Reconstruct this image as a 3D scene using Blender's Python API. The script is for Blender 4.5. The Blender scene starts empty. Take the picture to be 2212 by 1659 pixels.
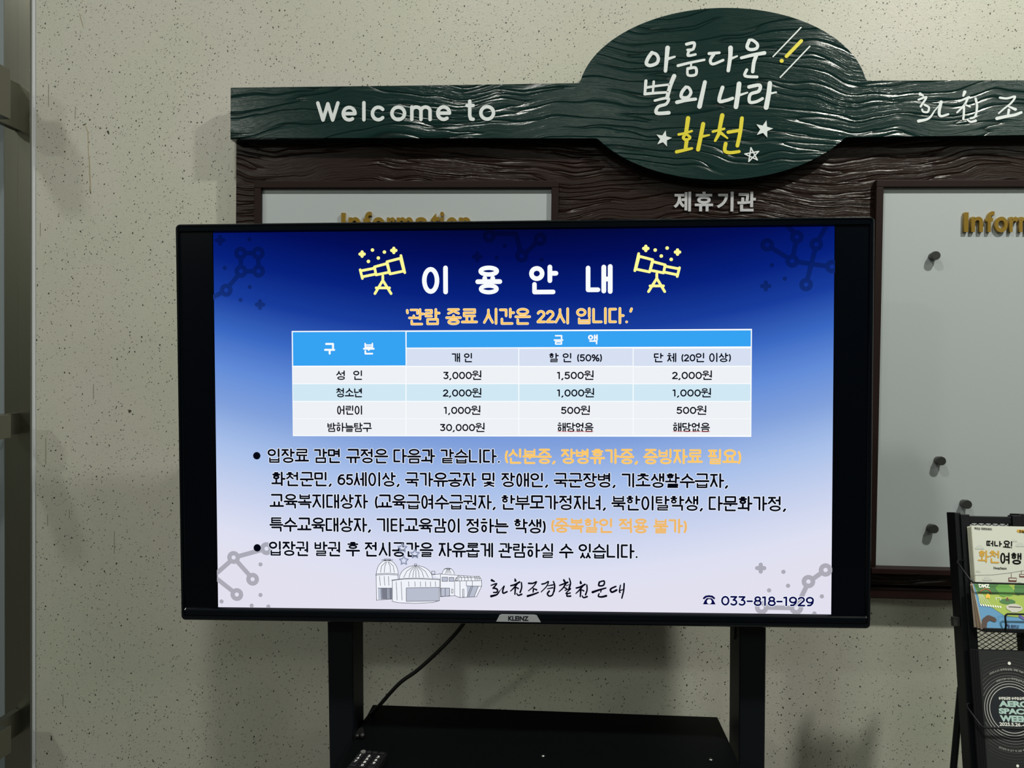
import bpy, bmesh, math, random
from mathutils import Vector, Matrix, Euler
random.seed(7)
SC = bpy.context.scene
COL = SC.collection
PI = math.pi
F, CX, CY = 1661.0, 1106.0, 829.5
CAMZ = 1.5
WALL = 1.75
# ---------------------------------------------------------------- camera
YAW, PITCH, ROLL = -3.12827694 * PI / 180, -1.09181629 * PI / 180, 0.66091712 * PI / 180
fw = Vector((math.sin(YAW) * math.cos(PITCH), math.cos(YAW) * math.cos(PITCH), math.sin(PITCH)))
r0 = Vector((math.cos(YAW), -math.sin(YAW), 0)); u0 = r0.cross(fw)
RT = r0 * math.cos(ROLL) + u0 * math.sin(ROLL)
UP = -r0 * math.sin(ROLL) + u0 * math.cos(ROLL)
cam = bpy.data.cameras.new('camera'); camo = bpy.data.objects.new('camera', cam); COL.objects.link(camo)
cam.sensor_width = 36.0; cam.lens = F / 2212 * 36.0; cam.clip_start = 0.02
camo.matrix_world = Matrix(((RT.x, UP.x, -fw.x, 0), (RT.y, UP.y, -fw.y, 0), (RT.z, UP.z, -fw.z, CAMZ), (0, 0, 0, 1)))
SC.camera = camo
# ---------------------------------------------------------------- world, lamps, exposure
w = bpy.data.worlds.new('world'); SC.world = w; w.use_nodes = True
w.node_tree.nodes['Background'].inputs[0].default_value = (0.8, 0.85, 0.8, 1)
w.node_tree.nodes['Background'].inputs[1].default_value = 0.02
SC.view_settings.view_transform = 'Standard'; SC.view_settings.look = 'None'
SC.view_settings.exposure = 0.0; SC.view_settings.gamma = 1.0; SC.view_settings.use_curve_mapping = False
def lamp(x, y, z, size, power, col=(1, 0.98, 0.9)):
    l = bpy.data.lights.new('ceiling_lamp', 'AREA'); l.shape = 'DISK'; l.size = size; l.energy = power; l.color = col
    o = bpy.data.objects.new('ceiling_lamp', l); COL.objects.link(o); o.location = (x, y, z); return o
ROW1 = WALL - 1.4
LZ = 3.38
lamp(-0.36, ROW1, LZ, 0.17, 27.0)
lamp(1.42, ROW1, LZ, 0.15, 67.0, (1, 0.99, 0.88))
lamp(-2.00, ROW1, LZ, 0.24, 15.0)
lamp(-2.80, WALL - 4.4, LZ, 0.34, 62.0, (0.96, 1, 0.88))
lamp(0.3, WALL - 4.6, LZ, 1.00, 30.0, (0.96, 1, 0.88))
lamp(2.9, WALL - 3.6, LZ, 0.80, 34.0, (0.96, 1, 0.88))

# ---------------------------------------------------------------- projection helpers (pixel of the 2212x1659 frame -> point on a plane)
CAM = Vector((0, 0, CAMZ))
def ray(px, py): return fw + RT * ((px - CX) / F) - UP * ((py - CY) / F)
def at(px, py, Y):
    d = ray(px, py); return CAM + d * (Y / d.y)
def on_plane(px, py, P0, N):
    d = ray(px, py); return CAM + d * ((P0 - CAM).dot(N) / d.dot(N))
# ---------------------------------------------------------------- material helpers
def lin(c):
    return tuple(((v / 255) / 12.92 if v / 255 <= 0.04045 else ((v / 255 + 0.055) / 1.055) ** 2.4) for v in c) + (1,)
MATS = {}
def mat(name, col, rough=0.5, metal=0.0, spec=0.5, emit=None, es=1.0):
    if name in MATS: return MATS[name]
    m = bpy.data.materials.new(name); m.use_nodes = True
    b = m.node_tree.nodes['Principled BSDF']
    b.inputs['Base Color'].default_value = lin(col); b.inputs['Roughness'].default_value = rough
    b.inputs['Metallic'].default_value = metal; b.inputs['Specular IOR Level'].default_value = spec
    if emit is not None:
        b.inputs['Emission Color'].default_value = lin(emit); b.inputs['Emission Strength'].default_value = es
    MATS[name] = m; return m
class NT:
    def __init__(s, m): s.t = m.node_tree; s.b = s.t.nodes['Principled BSDF']
    def n(s, typ, ins=None, **kw):
        x = s.t.nodes.new(typ)
        for k, v in kw.items(): setattr(x, k, v)
        for k, v in (ins or {}).items():
            if hasattr(v, 'is_linked') : s.t.links.new(v, x.inputs[k])
            else: x.inputs[k].default_value = v
        return x
    def m(s, op, a, b=0.0, c=None):
        x = s.t.nodes.new('ShaderNodeMath'); x.operation = op
        for i, v in enumerate((a, b) if c is None else (a, b, c)):
            if hasattr(v, 'is_linked'): s.t.links.new(v, x.inputs[i])
            else: x.inputs[i].default_value = v
        return x.outputs[0]
    def l(s, a, b): s.t.links.new(a, b)
    def ramp(s, fac, stops, interp='LINEAR'):
        x = s.t.nodes.new('ShaderNodeValToRGB'); x.color_ramp.interpolation = interp
        e = x.color_ramp.elements
        while len(e) < len(stops): e.new(0.5)
        for i, (p, c) in enumerate(stops): e[i].position = p; e[i].color = c
        s.l(fac, x.inputs[0]); return x.outputs[0]
def g(v): return (v, v, v, 1)
# --- speckled wall
WM = mat('speckled_wall', (176, 173, 158), 0.48, 0, 0.4)
k = NT(WM); tc = k.n('ShaderNodeTexCoord')
sep = k.n('ShaderNodeSeparateXYZ', {0: tc.outputs['Object']})
xz = k.n('ShaderNodeCombineXYZ', {0: sep.outputs[0], 1: sep.outputs[2]})
wob = k.n('ShaderNodeTexNoise', {'Vector': xz.outputs[0], 'Scale': 170.0, 'Detail': 1.0})
wv = k.n('ShaderNodeVectorMath', {0: wob.outputs['Color'], 1: (0.5, 0.5, 0.5)}, operation='SUBTRACT')
ws = k.n('ShaderNodeVectorMath', {0: wv.outputs[0], 'Scale': 0.0035}, operation='SCALE')
p2 = k.n('ShaderNodeVectorMath', {0: xz.outputs[0], 1: ws.outputs[0]}, operation='ADD')
dens = k.n('ShaderNodeTexNoise', {'Vector': xz.outputs[0], 'Scale': 3.0, 'Detail': 3.0})
def flecks(rot, sx, sy, scale, rad, keep):
    m0 = k.n('ShaderNodeMapping', {'Vector': p2.outputs[0], 'Rotation': (0, 0, rot)}); mp = k.n('ShaderNodeMapping', {'Vector': m0.outputs[0], 'Scale': (sx, sy, 1)})
    v = k.n('ShaderNodeTexVoronoi', {'Vector': mp.outputs[0], 'Scale': scale}, voronoi_dimensions='2D')
    cs = k.n('ShaderNodeSeparateColor', {0: v.outputs['Color']})
    r = k.m('MULTIPLY', cs.outputs[0], rad)
    on = k.m('LESS_THAN', cs.outputs[1], k.m('MULTIPLY', dens.outputs[0], keep * 2))
    d = k.m('SUBTRACT', r, v.outputs['Distance'])
    s = k.m('MULTIPLY', d, 16.0); s.node.use_clamp = True
    return k.m('MULTIPLY', s, on)
fl = k.m('MAXIMUM', k.m('MAXIMUM', flecks(0.9, 1, 2.2, 88, 0.185, 0.24), flecks(2.3, 1, 2.4, 70, 0.195, 0.24)), k.m('MAXIMUM', flecks(1.6, 1, 1.3, 54, 0.15, 0.32), flecks(0.1, 1, 2.3, 96, 0.18, 0.24)))
fs = k.m('MAXIMUM', flecks(0.4, 1, 3.2, 160, 0.22, 0.42), flecks(1.9, 1, 3.4, 185, 0.24, 0.42))
fx = k.m('MAXIMUM', fl, k.m('MULTIPLY', fs, 0.42))
big = k.n('ShaderNodeTexNoise', {'Vector': xz.outputs[0], 'Scale': 2.2, 'Detail': 2.0})
basec = k.ramp(big.outputs[0], [(0.35, lin((178, 176, 168))), (0.65, lin((172, 174, 160)))])
mx = k.n('ShaderNodeMix', {0: fx}, data_type='RGBA'); k.l(basec, mx.inputs[6]); mx.inputs[7].default_value = lin((40, 41, 34))
k.l(mx.outputs[2], k.b.inputs['Base Color'])
fn = k.n('ShaderNodeTexNoise', {'Vector': xz.outputs[0], 'Scale': 260.0, 'Detail': 4.0})
hh = k.m('SUBTRACT', k.m('MULTIPLY', fn.outputs[0], 0.5), k.m('MULTIPLY', fx, 0.6))
bp = k.n('ShaderNodeBump', {'Height': hh, 'Strength': 0.35, 'Distance': 0.002}); k.l(bp.outputs[0], k.b.inputs['Normal'])
# --- embossed wood grain
def grain(name, col, rough, seed, dist=0.004, zs=34.0, spec=0.5, gw=22.0, fine=0.3):
    m = mat(name, col, rough, 0, spec); k = NT(m); tc = k.n('ShaderNodeTexCoord')
    off = k.n('ShaderNodeVectorMath', {0: tc.outputs['Object'], 1: (seed, 0, seed * 1.7)}, operation='ADD')
    wn = k.n('ShaderNodeTexNoise', {'Vector': off.outputs[0], 'Scale': 2.6, 'Detail': 2.0})
    w2 = k.n('ShaderNodeTexNoise', {'Vector': off.outputs[0], 'Scale': 11.0, 'Detail': 1.0})
    sp = k.n('ShaderNodeSeparateXYZ', {0: off.outputs[0]})
    z = k.m('ADD', sp.outputs[2], k.m('ADD', k.m('MULTIPLY', wn.outputs[0], 0.15), k.m('MULTIPLY', w2.outputs[0], 0.022)))
    x = sp.outputs[0]
    v1 = k.n('ShaderNodeCombineXYZ', {0: k.m('MULTIPLY', x, 1.7), 1: 0.0, 2: k.m('MULTIPLY', z, zs)})
    n1 = k.n('ShaderNodeTexNoise', {'Vector': v1.outputs[0], 'Scale': 1.6, 'Detail': 1.5, 'Roughness': 0.45})
    ridge = k.m('ABSOLUTE', k.m('SUBTRACT', n1.outputs[0], 0.5))          # sharp valleys where the noise crosses its mean
    groove = k.m('POWER', k.m('MULTIPLY', ridge, gw), 0.6); groove.node.use_clamp = True
    v2 = k.n('ShaderNodeCombineXYZ', {0: k.m('MULTIPLY', x, 9.0), 1: 0.0, 2: k.m('MULTIPLY', z, zs * 7)})
    n2 = k.n('ShaderNodeTexNoise', {'Vector': v2.outputs[0], 'Scale': 1.0, 'Detail': 3.0})
    v3 = k.n('ShaderNodeCombineXYZ', {0: k.m('MULTIPLY', x, 60.0), 1: 0.0, 2: k.m('MULTIPLY', z, 420.0)})
    n3 = k.n('ShaderNodeTexNoise', {'Vector': v3.outputs[0], 'Scale': 1.0, 'Detail': 3.0})
    h = k.m('ADD', k.m('ADD', k.m('MULTIPLY', groove, 0.6), k.m('MULTIPLY', n1.outputs[0], 0.35)), k.m('ADD', k.m('MULTIPLY', n2.outputs[0], fine), k.m('MULTIPLY', n3.outputs[0], 0.16)))
    bp = k.n('ShaderNodeBump', {'Height': h, 'Strength': 1.0, 'Distance': dist}); k.l(bp.outputs[0], k.b.inputs['Normal'])
    c2 = tuple(v * 0.6 for v in col)  # groove shade put into the colour; the paint itself is even
    cc = k.ramp(groove, [(0.0, lin(c2)), (0.55, lin(col))]); k.l(cc, k.b.inputs['Base Color'])
    return m
GREEN = grain('green_wood', (12, 38, 36), 0.22, 3.1, spec=0.34, dist=0.0022, zs=24, fine=0.34)
BROWN = grain('brown_wood', (31, 19, 15), 0.30, 11.3, zs=32, dist=0.0032, spec=0.20)
RAIL = mat('brown_rail', (30, 19, 16), 0.5, 0, 0.12)
PLANK = mat('plank_brown', (34, 20, 19), 0.5, 0, 0.15)
WHITE = mat('board_white', (160, 167, 170), 0.35, 0, 0.4)
LETW = mat('letter_white', (205, 212, 214), 0.4)
LETY = mat('letter_yellow', (206, 194, 36), 0.4)
SILV = mat('letter_silver', (190, 190, 196), 0.35, 0.5)
GOLD = mat('gold_acrylic', (172, 140, 62), 0.12, 0.55)
BLACK = mat('black_metal', (16, 20, 24), 0.42, 0, 0.4)
POST = mat('post_black', (6, 11, 18), 0.5, 0, 0.2)
TVB = mat('tv_gloss', (3, 7, 13), 0.18, 0, 0.3)
TVS = mat('tv_satin', (12, 16, 22), 0.38, 0, 0.5)
GLASS = mat('screen_glass', (2, 5, 11), 0.25, 0, 0.12)
CABLE = mat('cable_rubber', (12, 12, 14), 0.5)
CHROME = mat('chrome', (190, 190, 190), 0.2, 1.0)
STEEL = mat('brushed_steel', (128, 128, 118), 0.3, 1.0)
k = NT(STEEL); tc = k.n('ShaderNodeTexCoord'); mp = k.n('ShaderNodeMapping', {'Vector': tc.outputs['Object'], 'Scale': (260, 260, 4)})
nn = k.n('ShaderNodeTexNoise', {'Vector': mp.outputs[0], 'Scale': 1.0, 'Detail': 3.0})
bp = k.n('ShaderNodeBump', {'Height': nn.outputs[0], 'Strength': 0.04, 'Distance': 0.001}); k.l(bp.outputs[0], k.b.inputs['Normal'])
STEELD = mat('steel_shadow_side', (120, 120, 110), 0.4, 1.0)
PLASTER = mat('plaster_edge', (192, 197, 200), 0.6)
# ---------------------------------------------------------------- mesh helpers
def tag(o, label=None, cat=None, group=None, kind=None):
    if label: o['label'] = label
    if cat: o['category'] = cat
    if group: o['group'] = group
    if kind: o['kind'] = kind
    return o
def empty(name, loc=(0, 0, 0), rot=(0, 0, 0)):
    o = bpy.data.objects.new(name, None); COL.objects.link(o); o.location = loc; o.rotation_euler = rot; o.empty_display_size = 0.05
    return o
def obj(name, bm, m, parent=None, smooth=False):
    me = bpy.data.meshes.new(name); bm.normal_update(); bm.to_mesh(me); bm.free()
    if m: me.materials.append(m)
    if smooth:
        for p in me.polygons: p.use_smooth = True
    o = bpy.data.objects.new(name, me); COL.objects.link(o)
    if parent: o.parent = parent
    return o
def box(bm, x0, x1, y0, y1, z0, z1, bev=0.0):
    r = bmesh.ops.create_cube(bm, size=1.0)
    bmesh.ops.scale(bm, vec=(abs(x1 - x0), abs(y1 - y0), abs(z1 - z0)), verts=r['verts'])
    bmesh.ops.translate(bm, vec=((x0 + x1) / 2, (y0 + y1) / 2, (z0 + z1) / 2), verts=r['verts'])
    if bev:
        es = list({e for v in r['verts'] for e in v.link_edges})
        bmesh.ops.bevel(bm, geom=es, offset=bev, segments=2, affect='EDGES', profile=0.5)
def bxo(name, m, parent, *a, bev=0.0):
    bm = bmesh.new(); box(bm, *a, bev=bev); return obj(name, bm, m, parent)
def prism(bm, pts, y0, y1):
    """closed 2D outline (x,z), counter-clockwise seen from -Y, from y0 (front) to y1"""
    a = [bm.verts.new((x, y0, z)) for x, z in pts]; b = [bm.verts.new((x, y1, z)) for x, z in pts]
    n = len(pts)
    bm.faces.new(a); bm.faces.new(b[::-1])
    for i in range(n): bm.faces.new((a[i], b[i], b[(i + 1) % n], a[(i + 1) % n]))
def hexa(bm, bot, top):
    a = [bm.verts.new(p) for p in bot]; b = [bm.verts.new(p) for p in top]
    bm.faces.new(a[::-1]); bm.faces.new(b)
    for i in range(4): bm.faces.new((a[i], a[(i + 1) % 4], b[(i + 1) % 4], b[i]))
def tube(bm, pts, r, n=10, cap=True):
    pts = [Vector(p) for p in pts]; rings = []
    N = None
    for i, p in enumerate(pts):
        t = (pts[min(i + 1, len(pts) - 1)] - pts[max(i - 1, 0)]).normalized()
        if N is None:
            N = t.orthogonal().normalized()
        N = (N - t * N.dot(t)).normalized(); B = t.cross(N)
        rings.append([bm.verts.new(p + (N * math.cos(2 * PI * j / n) + B * math.sin(2 * PI * j / n)) * r) for j in range(n)])
    for a, b in zip(rings, rings[1:]):
        for j in range(n): bm.faces.new((a[j], a[(j + 1) % n], b[(j + 1) % n], b[j]))
    if cap: bm.faces.new(rings[0][::-1]); bm.faces.new(rings[-1])
def smooth_path(pts, n=8):
    pts = [Vector(p) for p in pts]; out = []
    P = [pts[0]] + pts + [pts[-1]]
    for i in range(1, len(P) - 2):
        for j in range(n):
            t = j / n; a, b, c, d = P[i - 1], P[i], P[i + 1], P[i + 2]
            out.append(0.5 * ((2 * b) + (c - a) * t + (2 * a - 5 * b + 4 * c - d) * t * t + (3 * b - a - 3 * c + d) * t ** 3))
    out.append(pts[-1]); return out
def ribbons(bm, strokes, y, depth=0.0, step=0.0, nd=12):
    """strokes: list of (2D points, width or list of widths) with round ends, in the local x/z plane at y; depth makes them solid"""
    for kk, (pts, wd) in enumerate(strokes):
        yy = y - kk * step
        ws = wd if isinstance(wd, (list, tuple)) else [wd] * len(pts)
        shapes = []
        for i, (p, w_) in enumerate(zip(pts, ws)):
            r = w_ / 2
            shapes.append([(p[0] + r * math.cos(-2 * PI * j / nd), p[1] - r * math.sin(-2 * PI * j / nd)) for j in range(nd)])
            if i + 1 < len(pts):
                q = pts[i + 1]; r2 = ws[i + 1] / 2
                dx, dz = q[0] - p[0], q[1] - p[1]; L = math.hypot(dx, dz)
                if L < 1e-9: continue
                nx, nz = -dz / L, dx / L
                shapes.append([(p[0] - nx * r, p[1] - nz * r), (q[0] - nx * r2, q[1] - nz * r2), (q[0] + nx * r2, q[1] + nz * r2), (p[0] + nx * r, p[1] + nz * r)])
        for si, s in enumerate(shapes):
            y3 = yy - si * step * 0.25
            if depth: prism(bm, s, y3, yy + depth)
            else: bm.faces.new([bm.verts.new((x, y3, z)) for x, z in s])
def poly(bm, pts, y): bm.faces.new([bm.verts.new((p[0], y, p[1])) for p in pts])
def disc(c, r, n=24): return [(c[0] + r * math.cos(2 * PI * j / n), c[1] + r * math.sin(2 * PI * j / n)) for j in range(n)]
def font_mesh(body, size, offset=0.0, extrude=0.0, shear=0.0, space=1.0):
    c = bpy.data.curves.new('t', 'FONT'); c.body = body; c.size = size; c.offset = offset; c.extrude = extrude; c.resolution_u = 6; c.space_character = space
    o = bpy.data.objects.new('t', c); COL.objects.link(o); bpy.context.view_layer.update()
    me = bpy.data.meshes.new_from_object(o.evaluated_get(bpy.context.evaluated_depsgraph_get()))
    bpy.data.objects.remove(o); bpy.data.curves.remove(c)
    bm = bmesh.new(); bm.from_mesh(me); bpy.data.meshes.remove(me)
    for v in bm.verts: v.co = Vector((v.co.x, -v.co.z, v.co.y))
    return bm
def font_fit(body, x0, x1, z0, z1, y, offset=0.0, extrude=0.0):
    """lettering scaled to fill the box x0..x1, z0..z1 at depth y"""
    bm = font_mesh(body, 1.0, offset, 0.5 if extrude else 0)
    xs = [v.co.x for v in bm.verts]; zs = [v.co.z for v in bm.verts]
    a, b, c, d = min(xs), max(xs), min(zs), max(zs)
    for v in bm.verts:
        v.co.x = x0 + (v.co.x - a) / (b - a) * (x1 - x0); v.co.z = z0 + (v.co.z - c) / (d - c) * (z1 - z0)
        v.co.y = y + (v.co.y - (0.5 if extrude else 0)) * extrude if extrude else y
    return bm
# ---------------------------------------------------------------- stroke lettering (Hangul composer, digits)
def arc(cx, cy, rx, ry, a0, a1, n=14):
    return [(cx + rx * math.cos((a0 + (a1 - a0) * i / n) * PI / 180), cy + ry * math.sin((a0 + (a1 - a0) * i / n) * PI / 180)) for i in range(n + 1)]
C_ = 'ㄱㄲㄴㄷㄸㄹㅁㅂㅃㅅㅆㅇㅈㅉㅊㅋㅌㅍㅎ'
V_ = 'ㅏㅐㅑㅒㅓㅔㅕㅖㅗㅘㅙㅚㅛㅜㅝㅞㅟㅠㅡㅢㅣ'
T_ = ['', 'ㄱ', 'ㄲ', 'ㄳ', 'ㄴ', 'ㄵ', 'ㄶ', 'ㄷ', 'ㄹ', 'ㄺ', 'ㄻ', 'ㄼ', 'ㄽ', 'ㄾ', 'ㄿ', 'ㅀ', 'ㅁ', 'ㅂ', 'ㅄ', 'ㅅ', 'ㅆ', 'ㅇ', 'ㅈ', 'ㅊ', 'ㅋ', 'ㅌ', 'ㅍ', 'ㅎ']
JC = {
 'ㄱ': [[(0, 1), (1, 1), (1, 0)]], 'ㄴ': [[(0, 1), (0, 0), (1, 0)]], 'ㄷ': [[(1, 1), (0, 1), (0, 0), (1, 0)]],
 'ㄹ': [[(0, 1), (1, 1), (1, .5), (0, .5), (0, 0), (1, 0)]], 'ㅁ': [[(0, 1), (1, 1), (1, 0), (0, 0), (0, 1)]],
 'ㅂ': [[(0, 1), (0, 0), (1, 0), (1, 1)], [(0, .56), (1, .56)]],
 'ㅅ': [[(.5, 1), (.5, .72), (.32, .38), (0, 0)], [(.5, .72), (.68, .38), (1, 0)]],
 'ㅇ': [arc(.5, .5, .5, .5, 90, 450, 22)],
 'ㅈ': [[(0, 1), (1, 1)], [(.5, 1), (.5, .7), (.32, .36), (0, 0)], [(.5, .7), (.68, .36), (1, 0)]],
 'ㅊ': [[(.3, 1), (.7, 1)], [(0, .74), (1, .74)], [(.5, .74), (.5, .5), (.3, .22), (0, 0)], [(.5, .5), (.7, .22), (1, 0)]],
 'ㅋ': [[(0, 1), (1, 1), (1, 0)], [(0, .5), (1, .5)]], 'ㅌ': [[(1, 1), (0, 1), (0, 0), (1, 0)], [(0, .5), (.95, .5)]],
 'ㅍ': [[(0, 1), (1, 1)], [(0, 0), (1, 0)], [(.28, 1), (.28, 0)], [(.72, 1), (.72, 0)]],
 'ㅎ': [[(.3, 1.02), (.7, 1.02)], [(0, .74), (1, .74)], arc(.5, .24, .38, .25, 90, 450, 18)],
}
class St(list):
    w = 1.0
def wt_(strokes, f):
    out = []
    for q in strokes:
        q2 = St(q); q2.w = f * getattr(q, 'w', 1.0); out.append(q2)
    return out
def fit(strokes, x0, y0, x1, y1): return [[(x0 + a * (x1 - x0), y0 + b * (y1 - y0)) for a, b in s] for s in strokes]
def cons(ch, x0, y0, x1, y1):
    m = (x0 + x1) / 2; e = (x1 - x0) * .11
    dbl = {'ㄲ': 'ㄱㄱ', 'ㄸ': 'ㄷㄷ', 'ㅆ': 'ㅅㅅ', 'ㅉ': 'ㅈㅈ', 'ㅃ': 'ㅂㅂ', 'ㅄ': 'ㅂㅅ', 'ㄳ': 'ㄱㅅ'}
    if ch in dbl: return cons(dbl[ch][0], x0, y0, m - e, y1) + cons(dbl[ch][1], m + e, y0, x1, y1)
    return fit(JC[ch], x0, y0, x1, y1)
TW_ = {'ㄹ': .74, 'ㅂ': .78, 'ㅄ': .74, 'ㅁ': .86, 'ㅇ': .88, 'ㅌ': .76, 'ㅊ': .8}
def hangul(ch):
    """strokes of one syllable in a unit square, y up"""
    n = ord(ch) - 0xAC00; c, v, t = C_[n // 588], V_[n % 588 // 28], T_[n % 28]
    out = []
    right = v in 'ㅏㅐㅑㅒㅓㅔㅕㅖㅣ'; low = v in 'ㅗㅛㅜㅠㅡ'
    b = .46 if t else .02        # bottom of a standing vowel
    if right:
        xr = {'ㅏ': .46, 'ㅑ': .46, 'ㅣ': .58, 'ㅐ': .44, 'ㅒ': .44, 'ㅓ': .48, 'ㅕ': .48, 'ㅔ': .38, 'ㅖ': .38}[v]
        if c in 'ㅅㅈㅊ': xr += .04
        out += wt_(cons(c, .07 if c != 'ㅇ' or t else .10, (.54 if t else (.04 if c == 'ㅇ' else .09)), xr - (.03 if c == 'ㅇ' and not t else 0), .95 if c not in 'ㅎㅊ' else .98), .84 if t and c in 'ㄹㅂㅎㅊㅌㅆㄸ' else .97)
        out += standing(v, b, 1.0)
        if t: out += wt_(cons(t, .18, .01, .86, .32), TW_.get(t, .95))
    elif low:
        up = v in 'ㅗㅛ'
        if t:
            cy0 = .72 if up else .64
            bar = .43 if up else (.48 if v != 'ㅡ' else .47)
            if v == 'ㅡ': cy0 = .64
            out += wt_(cons(c, .16, cy0, .84, .99), .80 if c in 'ㄹㅂㅎㅌㅊ' else .92)
            out += lying(v, .04, .96, bar, .57 if up else .36)
            out += wt_(cons(t, .17, .0, .83, .27), TW_.get(t, .92))
        else:
            bar = .13 if up else (.38 if v != 'ㅡ' else .14)
            out += wt_(cons(c, .14, .54 if up else (.57 if v != 'ㅡ' else .42), .86, .98), .84 if c in 'ㄹㅂㅎㅊ' else 1)
            out += lying(v, .02, .98, bar, .42 if up else .0)
    else:
        lo = {'ㅘ': 'ㅗ', 'ㅙ': 'ㅗ', 'ㅚ': 'ㅗ', 'ㅝ': 'ㅜ', 'ㅞ': 'ㅜ', 'ㅟ': 'ㅜ', 'ㅢ': 'ㅡ'}[v]
        st = {'ㅘ': 'ㅏ', 'ㅙ': 'ㅐ', 'ㅚ': 'ㅣ', 'ㅝ': 'ㅓ', 'ㅞ': 'ㅔ', 'ㅟ': 'ㅣ', 'ㅢ': 'ㅣ'}[v]
        up = lo == 'ㅗ'
        if t:
            out += wt_(cons(c, .12, .72 if up else .72, .56, .98), .82)
            out += wt_(lying(lo, .02, .62, .43 if up else .56, .58 if up else .38), .9)
            out += standing(st, .36 if up else .28, 1.0, short=True)
            out += wt_(cons(t, .18, .0, .86, .22), TW_.get(t, .92))
        else:
            out += cons(c, .10, .54, .56, .95)
            out += lying(lo, .02, .64, .16 if up else .36, .42 if up else .06)
            out += standing(st, .02, 1.0, short=True)
    return out
def standing(v, b, t, short=False):
    m = (b + t) / 2 + (.02 if b > .2 else .0); q = (t - b) * .16
    if v == 'ㅏ': return [[(.74, t), (.74, b)], [(.74, m), (.96, m)]]
    if v == 'ㅑ': return [[(.74, t), (.74, b)], [(.74, m + q), (.96, m + q)], [(.74, m - q), (.96, m - q)]]
    if v == 'ㅣ': return [[(.85, t), (.85, b)]]
    if v == 'ㅐ': return [[(.66, t - .02), (.66, b + .02)], [(.90, t), (.90, b)], [(.66, m), (.90, m)]]
    if v == 'ㅓ': return ([[(.86, t), (.86, b)], [(.70, .22 if b < .2 else .39), (.86, .22 if b < .2 else .39)]] if short
                          else [[(.84, t), (.84, b)], [(.60, m), (.84, m)]])
    if v == 'ㅕ': return [[(.84, t), (.84, b)], [(.60, m + q), (.84, m + q)], [(.60, m - q), (.84, m - q)]]
    if v == 'ㅔ': return [[(.70, t - .02), (.70, b + .02)], [(.91, t), (.91, b)], [(.52, m), (.70, m)]]
    if v == 'ㅖ': return [[(.70, t), (.70, b)], [(.91, t), (.91, b)], [(.52, m + q), (.70, m + q)], [(.52, m - q), (.70, m - q)]]
def lying(v, x0, x1, bar, end):
    m = (x0 + x1) / 2; d = (x1 - x0) * .18; o = [[(x0, bar), (x1, bar)]]
    if v in 'ㅗㅜ': o.append([(m, bar), (m, end)])
    if v in 'ㅛㅠ': o += [[(m - d, bar), (m - d, end)], [(m + d, bar), (m + d, end)]]
    return o
DG = {  # digits and marks: (advance, strokes) y from .08 to .88
 '0': (.66, [arc(.33, .47, .24, .36, 90, 450, 24)]),
 '1': (.40, [[(.06, .80), (.22, .83), (.22, .11)]]),
 '2': (.60, [arc(.29, .63, .20, .20, 160, -25, 12) + [(.08, .11), (.52, .11)]]),
 '3': (.60, [[(.09, .83), (.48, .83), (.26, .54)] + arc(.27, .33, .22, .22, 80, -140, 14)]),
 '5': (.60, [[(.48, .83), (.15, .83), (.12, .51)] + arc(.28, .34, .22, .23, 115, -145, 14)]),
 '6': (.62, [arc(.31, .34, .23, .23, 0, 360, 22), [(.08, .36), (.12, .62), (.26, .80), (.46, .82)]]),
 '7': (.58, [[(.08, .83), (.50, .83), (.22, .11)]]), '4': (.6, [[(.42, .11), (.42, .83), (.07, .32), (.54, .32)]]),
 '8': (.62, [arc(.31, .66, .18, .17, 0, 360, 20), arc(.31, .30, .23, .20, 0, 360, 22)]),
 '9': (.62, [arc(.31, .60, .23, .23, 0, 360, 22), [(.54, .58), (.50, .32), (.36, .14), (.16, .12)]]),
 ',': (.30, [[(.17, .10), (.08, -.03)]]), '.': (.30, [[(.12, .08), (.121, .08)]]),
 '(': (.36, [arc(.42, .45, .24, .52, 130, 230, 10)]), ')': (.36, [arc(-.08, .45, .24, .52, 50, -50, 10)]),
 '%': (.86, [arc(.20, .66, .13, .17, 0, 360, 16), arc(.64, .26, .13, .17, 0, 360, 16), [(.66, .82), (.18, .10)]]),
 '-': (.52, [[(.08, .45), (.42, .45)]]), '‘': (.20, [[(.08, .95), (.10, .78)]]), '’': (.24, [[(.14, .97), (.08, .80)]]),
 '!': (.3, [[(.14, .95), (.14, .35)], [(.14, .12), (.141, .12)]]),
}
def layout(text):
    """list of (strokes, x) and total advance"""
    x = 0.0; out = []
    for ch in text:
        if ch == ' ': x += .36; continue
        if 0xAC00 <= ord(ch) <= 0xD7A3: s = hangul(ch); a = 1.06
        else: a, s = DG[ch]
        row = []
        for st in s:
            q = St([(px_ + x, py_) for px_, py_ in st]); q.w = getattr(st, 'w', 1.0); row.append(q)
        out.append(row); x += a
    return out, x
def text_strokes(text, x0, x1, z0, z1, w_):
    """lettering filling x0..x1 (ink) between z0 and z1 (height of a syllable's ink), stroke width w_"""
    sy, _ = layout(text); al = [p for s in sy for st in s for p in st]
    a, b = min(p[0] for p in al), max(p[0] for p in al)
    X0, X1, Z0, Z1 = x0 + w_ / 2, x1 - w_ / 2, z0 + w_ / 2, z1 - w_ / 2
    return [([(X0 + (p[0] - a) / (b - a) * (X1 - X0), Z0 + p[1] * (Z1 - Z0)) for p in st], w_ * st.w) for s in sy for st in s]

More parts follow.
